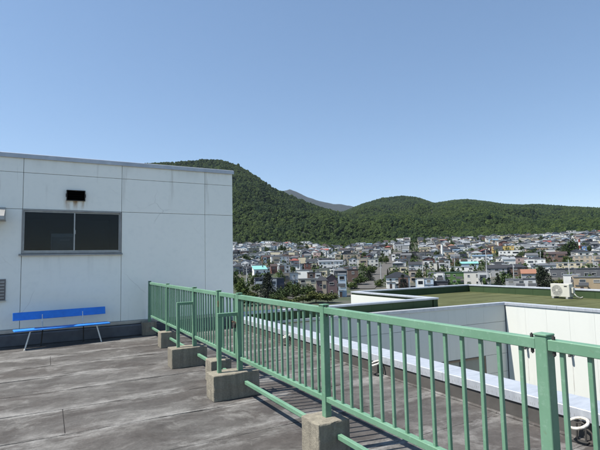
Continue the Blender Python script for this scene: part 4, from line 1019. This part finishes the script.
TL = [
 (237,303,13,290,'bush','low olive shrub at the very corner of the penthouse'), (246,306,16,293,'dark','low dark tree in front of the pale utility pole'), (259,305,14,294,'bush','olive shrub left below the tall conifer'), (277,305,17,291,'dark','low dark tree at the right foot of the tall conifer'), (288,306,16,294,'bush','olive shrub below the dark round tree'),
 (235,286,10,274,'dark','dark tree half hidden by the penthouse edge'), (258,292,11,283,'dark','small dark tree before the dark blue-grey house'), (335,294,9,284,'dark','small dark tree below the purple-brown gabled house'), (290,290,10,281,'round','small green tree before the pale grey box'), (325,288,9,281,'bush','small shrub before the purple-brown houses'), (272,268,7,261,'dark','dark tree between turquoise roof and white box'), (300,271,8,263,'dark','dark tree left of the brick red flat house'), (345,272,9,264,'dark','dark tree above the pale blue tower house'), (379,287,8,279,'round','street tree at the right lower kerb'), (394,277,7,269,'dark','dark tree behind the large black roof'),
 (243,299,15,277,'round','rounded green tree beside the penthouse corner'), (268,301,22,272.5,'conifer','tall dark conifer in front of the navy house'), (253,300,12,287,'bush','low olive shrub between round tree and conifer'),
 (284,300,17,286,'dark','dark round tree right of the tall conifer'), (296,298,20,281.5,'dark','broad dark tree below the pale grey box house'), (308,299,17,283,'dark','dark tree below the cream low house'),
 (316,303,20,286,'bush','olive hedge shrub left of the white parapet corner'), (328,303,17,288,'bush','olive hedge shrub touching the white parapet corner'), (303,304,16,291,'bush','low olive shrub below the broad dark tree'), (247,264.5,16,253,'dark','wide dark tree left of the white gabled house'),
 (340,265,10,258.5,'dark','dark round tree before the long white hall'), (353.5,260.5,6,254,'round','small round tree between two pale houses'), (372,275,10,264,'dark','dark tree on the left side of the street'),
 (369,281,12,271,'conifer','conifer on the left side of the street'), (361,285,15,276,'round','green street tree near the lower street end'), (352,289,10,281,'round','small green tree by the pale blue tower house'),
 (386.5,264,5.5,256,'round','slim tree on the right side of the upper street'), (403,288,12,274.5,'conifer','black-green conifer in front of the white house with black roof'), (471,256,10,247.5,'round','round tree above the light blue roof'),
 (463,259,8,250.5,'dark','dark tree behind the white middle house'), (498.5,287,8,275.5,'conifer','small conifer right of the slim mast'), (543,289,22,268.5,'conifer','broad dark conifer left of the air conditioner'),
 (524,260.5,9,250.5,'dark','left tree of the clump by the white block'), (533,260,10,249.5,'round','middle tree of the clump by the white block'), (542,260.5,10,250.5,'dark','right tree of the clump by the brown gabled house'),
 (573,258,12,240.5,'dark','tall dark tree beside the striped chimney'), (563,257,10,246,'dark','dark tree left of the tall dark one'), (568,264,7,256,'round','small tree above the yellowish house'), (593,289,14,281,'bush','shrub in front of the tan building'),
 (558,286,11,277.5,'bush','low shrub between conifer and white low house'), (411,262,6,255,'round','small tree beside the brown gabled house'), (282,252.5,7,244,'round','round tree beside the white gabled house near the forest'), (300,249,8,241,'dark','dark tree at the left forest edge'),
 (365,259,7,251,'round','round tree above the long off-white building'), (330,252,8,244,'dark','dark tree behind the white box house'), (437,258,6,250,'dark','dark tree left of the slim white tower'),
]
for (px, yb, wp_, yt, kd, lb) in TL:
    x, y = gp(px, yb); r = math.hypot(x, y); tree(x, y, wp_/F_PX*r*1.3, (yb-yt)/F_PX*r, kd, lb, 'trees in the near town')

# ---- slim landmarks
def mast(px, yb, yt, w, mats, name, label, cat, stripes=0):
    x, y = gp(px, yb); r = math.hypot(x, y); h = (yb-yt)/F_PX*r; z = gz(x, y)
    root = empty(name, (x, y, z)); tag(root, label, cat)
    n_ = max(1, stripes)
    for k in range(n_):
        b = MB(); b.tube([(0, 0, h*k/n_-(1 if k == 0 else 0)), (0, 0, h*(k+1)/n_)], w/2, 12); b.build('shaft_section', mats[k % len(mats)], root)
    b = MB(); b.tube([(0, 0, h), (0, 0, h+.4)], w*.62, 12); b.build('rim', M['alu_dark'], root)
    HOUSES.append((x, y, 4)); return root
mast(580.5, 258, 242, 1.5, [WM['white'], RM['red']], 'chimney', 'red and white striped chimney on the upper right slope', 'chimney', 6)
mast(442.5, 260, 245, 2.0, [WM['white']], 'white_tower', 'slim plain white tower in the middle of the town', 'tower')
def pole(px, yb, yt, label):
    x, y = gp(px, yb); r = math.hypot(x, y); h = (yb-yt)/F_PX*r
    root = empty('utility_pole', (x, y, gz(x, y)), rnd.uniform(-.3, .3)-math.radians(40)); tag(root, label, 'pole', 'utility poles')
    b = MB(); b.tube([(0, 0, -.5), (0, 0, h)], [.19, .13], 8); b.build('shaft', WM['lgrey'], root)
    for zz in (h-.5, h-1.3):
        b = MB(); b.box(-.9, .9, -.05, .05, zz, zz+.1); b.build('cross_arm', M['alu_dark'], root)
    b = MB(); b.tube([(.35, 0, h-3), (.35, 0, h-2.2)], .2, 8); b.build('transformer', WM['lgrey'], root)
for t in ((247, 297, 268, 'pale utility pole in front of the round tree by the penthouse'), (487.5, 286, 252.5, 'slim tall mast-like pole right of the off-white house'), (423.5, 285, 262, 'utility pole behind the pale blue house'), (381, 281, 263, 'utility pole at the right kerb of the street'), (570, 283, 263, 'utility pole behind the white low house'),
          (334, 283, 261, 'utility pole behind the purple-brown gabled house'), (514, 280, 263, 'utility pole behind the grey flat house'), (594, 275, 258, 'utility pole near the right picture edge'), (300, 276, 258, 'utility pole above the brown flat-roofed house'), (455, 273, 257, 'utility pole behind the green house'), (541, 266, 251, 'utility pole above the orange roof')):
    pole(*t)

# ---- the rest of the town: plots on a street grid climbing to the forest edge
ga = math.radians(43); ca, sa = math.cos(ga), math.sin(ga)
cand = []
for i in range(-86, 86):
    for j in range(5, 90):
        u = i*10.0; v = j*11.4 + (2.6 if j % 2 else 0)
        if i % 9 == 0 or j % 7 == 0: continue            # streets
        u += rnd.uniform(-1.2, 1.2); v += rnd.uniform(-1, 1)
        x = u*ca + v*sa; y = -u*sa + v*ca; r = math.hypot(x, y); a = math.atan2(x, y)
        if not (215 < r < 772) or not (math.radians(-6) < a < math.radians(68)): continue
        if WA0 < a < WA1 and r > wood_in(a)-4: continue
        if rnd.random() < 0.08: continue
        cand.append((r, x, y, a))
cand.sort()
WK = ['white']*14+['offwhite']*7+['cream']*3+['beige']*4+['lgrey']*5+['grey']*4+['dgrey']*3+['brown']*3+['brick']*1+['navy']*1+['lblue']*2+['black']*1+['tan']*2+['pink']*1
RK = ['dark']*13+['grey']*14+['silver']*15+['brown']*7+['black']*6+['red']*1+['blue']*1+['green']*1+['orange']*1
CN = dict(white='white', offwhite='off-white', cream='cream', beige='beige', lgrey='pale grey', grey='grey', dgrey='charcoal', brown='brown', brick='brick red', navy='navy', lblue='pale blue', black='black', tan='tan', pink='pinkish', yellow='yellow')
RN = dict(dark='dark', grey='grey', silver='silvery', brown='brown', black='black', red='red', blue='blue', green='green', orange='orange')
KN = dict(flat='flat', gable='gabled', gable_front='gabled', hip='hipped', shed='sloping')
LMK = []
for (px_, py_, ph_) in ((260,278,'turquoise-roofed house'),(279,264,'tall white box'),(295,264,'red hip-roofed house'),(311,270,'brick red flat house'),(330,267,'long white hall'),(342,286,'pale blue tower house'),(397,284,'black-roofed white house'),(410,260,'black apartment row'),(426,260,'charcoal apartment row'),(455,283,'bright green house'),(477,284,'wide off-white house'),(502,254,'ochre yellow building'),(580.5,258,'striped chimney'),(543,289,'broad dark conifer'),(590,262,'long beige hall'),(442.5,260,'slim white tower'),(555,259,'wide brown gabled house'),(265,254,'beige and off-white row'),(281,251,'white gabled house by the forest'),(350,261,'wide beige house'),(367,265,'long off-white building'),(482,261,'light blue roof'),(528,276,'orange tiled roof'),(568,268,'yellowish long house'),(510,257,'white stepped block'),(588,285,'tan flat building'),(388,262,'upper street trees'),(462,271,'long white low building'),(415,280,'beige house with square windows')):
    LMK.append((*gp(px_, py_), ph_))
USED = set()
def where(x, y, head):
    r = math.hypot(x, y); a = math.atan2(x, y); best = sorted(LMK, key=lambda t: (t[0]-x)**2+(t[1]-y)**2)
    for adv in ('', 'well '):
        for lx, ly, ph_ in best[:9]:
            lr = math.hypot(lx, ly); la = math.atan2(lx, ly); dv = r-lr; dh = (a-la)*r
            side = 'right' if dh > 0 else 'left'; dep = 'behind' if dv > 0 else 'before'
            if abs(dh) > 2.2*abs(dv): rel = adv+side+' of'
            elif abs(dv) > 2.2*abs(dh): rel = adv+dep
            else: rel = adv+dep+' and '+side+' of'
            lb = '%s %s the %s' % (head, rel, ph_)
            if lb not in USED and len(lb.split()) <= 16: USED.add(lb); return lb
    return lb
n_ind = len(PL); far = MB(); far_m = []; slots = {}
def slot(mt):
    if mt.name not in slots: slots[mt.name] = len(far_m); far_m.append(mt)
    return slots[mt.name]
for r, x, y, a in cand:
    w = rnd.uniform(6, 8.8); d_ = rnd.uniform(5.6, 7.8)
    if any((x-hx)**2+(y-hy)**2 < (hr+w*.55)**2 for hx, hy, hr in HOUSES[:75]): continue
    if any((x-hx)**2+(y-hy)**2 < (hr+w*.5)**2 for hx, hy, hr in TREES): continue
    if near_road(x, y): continue
    hid = False
    for (hx, hy, hw, hh) in PLH:
        hr_ = math.hypot(hx, hy)
        if r < hr_-6 and r > hr_-150 and abs(a-math.atan2(hx, hy)) < (hw*.45/hr_+w*.5/r) and (gz(x, y)+6.2-H_CAM)/r > (gz(hx, hy)+.4*hh-H_CAM)/hr_: hid = True; break
    if hid: continue
    # keep sight lines to the hand-placed rows: low plots in front stay gardens
    if r < 300 and rnd.random() < .35: continue
    kd = rnd.choice(('flat', 'flat', 'flat', 'flat', 'shed', 'gable', 'gable_front', 'hip')); wl_ = rnd.choice(WK); rf = rnd.choice(RK); h = rnd.choice((4.6, 5.4, 5.6, 5.8, 6.2))
    if rnd.random() < .07: w *= 1.7; h += rnd.choice((0, 2.4)); kd = 'flat'; wl_ = rnd.choice(('white', 'white', 'offwhite', 'cream', 'lgrey'))
    ha = ga + rnd.choice((0, 0, math.pi/2)) + rnd.uniform(-.06, .06)
    band = 'lower' if r < 380 else ('middle' if r < 520 else 'upper')
    if n_ind < 300:
        lb = where(x, y, '%s house with %s %s roof' % (CN[wl_], RN[rf], KN[kd]))
        house(x, y, ha, w, d_, h, kd, wl_, rf, lb, 'houses of the %s town rows' % band, parts=(r < 345), seed=n_ind); n_ind += 1
    else:
        b = MB(); rise = {'flat': .3, 'shed': .9, 'hip': 1.8}.get(kd, 1.7)
        wall_geo(b, w, d_, h, kd, rise, slot(WM[wl_])); roof_geo(b, w, d_, h, kd, rise, slot(RM[rf]))
        for fc, u, z0, ww, hh in win_spots(w, d_, h, rnd, .8):
            if fc == 'f': b.box(u-ww/2, u+ww/2, -d_/2-.06, -d_/2+.02, z0, z0+hh, slot(M['hglass']))
            elif fc == 'l': b.box(-w/2-.06, -w/2+.02, u-ww/2, u+ww/2, z0, z0+hh, slot(M['hglass']))
        z = gz(x, y)-.15; c, s = math.cos(-ha), math.sin(-ha); base = len(far.v)
        far.v += [(x+p[0]*c-p[1]*s, y+p[0]*s+p[1]*c, z+p[2]) for p in b.v]; far.f += [[base+q for q in f_] for f_ in b.f]; far.mi += b.mi; far.sm += b.sm
o = far.build('distant_houses', far_m); tag(o, 'mass of tiny pale and dark houses on the far slope below the forest', 'houses', kind='stuff')
# garden trees between the plots
nt = 0; gd = random.Random(21)
while nt < 230:
    r = 200+560*gd.random()**.85; a = math.radians(gd.uniform(-1, 64)); x, y = r*math.sin(a), r*math.cos(a)
    if near_road(x, y, 7) or any((x-hx)**2+(y-hy)**2 < (hr+1.0)**2 for hx, hy, hr in HOUSES[:75]): continue
    h = gd.uniform(4, 8.5) if r < 560 else gd.uniform(6, 11); kd = gd.choice(('round', 'dark', 'dark', 'conifer', 'round'))
    band = 'lower' if r < 380 else ('middle' if r < 520 else 'upper')
    tree(x, y, h*gd.uniform(.6, .85)*(.6 if kd == 'conifer' else 1), h, kd, where(x, y, ('small ' if h < 5.6 else 'tall ' if h > 7.6 else '')+{'round': 'green garden tree', 'dark': 'dark green garden tree', 'conifer': 'dark conifer'}[kd]), 'garden trees of the %s town rows' % band); nt += 1

# low garden greenery filling the gaps between the plots (uncountable)
V = []; Fq = []
gs = random.Random(5)
for q in range(2600):
    r = 205+560*gs.random()**.8; a = math.radians(gs.uniform(-3, 66)); x, y = r*math.sin(a), r*math.cos(a)
    if near_road(x, y, 6.5): continue
    z = gz(x, y); R = gs.uniform(.8, 2.4); hh_ = R*gs.uniform(.8, 1.9)
    for k in range(34):
        d = Vector((gs.gauss(0, 1), gs.gauss(0, 1), gs.gauss(0, 1))).normalized()*gs.uniform(.6, 1.05); p = Vector((x+d.x*R, y+d.y*R, z+hh_*.8+d.z*hh_))
        u = Vector((gs.gauss(0, 1), gs.gauss(0, 1), gs.gauss(0, .5))).normalized(); v = u.cross(d).normalized(); sz = R*.3*gs.uniform(.6, 1.3)
        b0 = len(V); V += [tuple(p+u*sz), tuple(p+v*sz), tuple(p-u*sz), tuple(p-v*sz)]; Fq.append((b0, b0+1, b0+2, b0+3))
me = bpy.data.meshes.new('garden_greenery'); me.from_pydata(V, [], Fq); me.materials.append(M['leaf']); me.update()
tag(link('garden_greenery', me), 'low hedges and bushes filling the gardens between the houses', 'greenery', kind='stuff')

# ------------------------------------------------------------------ summer haze
hz = MB(); hz.box(-4000, 9500, -3500, 9500, GROUND_Z-3, 1600)
mt = bpy.data.materials.new('haze_air'); mt.use_nodes = True; nt_ = mt.node_tree; nt_.nodes.clear()
vo_ = nt_.nodes.new('ShaderNodeVolumePrincipled'); vo_.inputs['Color'].default_value = (0.66, 0.80, 1.0, 1); vo_.inputs['Density'].default_value = 3.0e-5; vo_.inputs['Anisotropy'].default_value = 0.3
out_ = nt_.nodes.new('ShaderNodeOutputMaterial'); nt_.links.new(vo_.outputs[0], out_.inputs['Volume'])
tag(hz.build('haze', mt), 'thin pale summer haze over the town and hills', 'haze', kind='stuff')
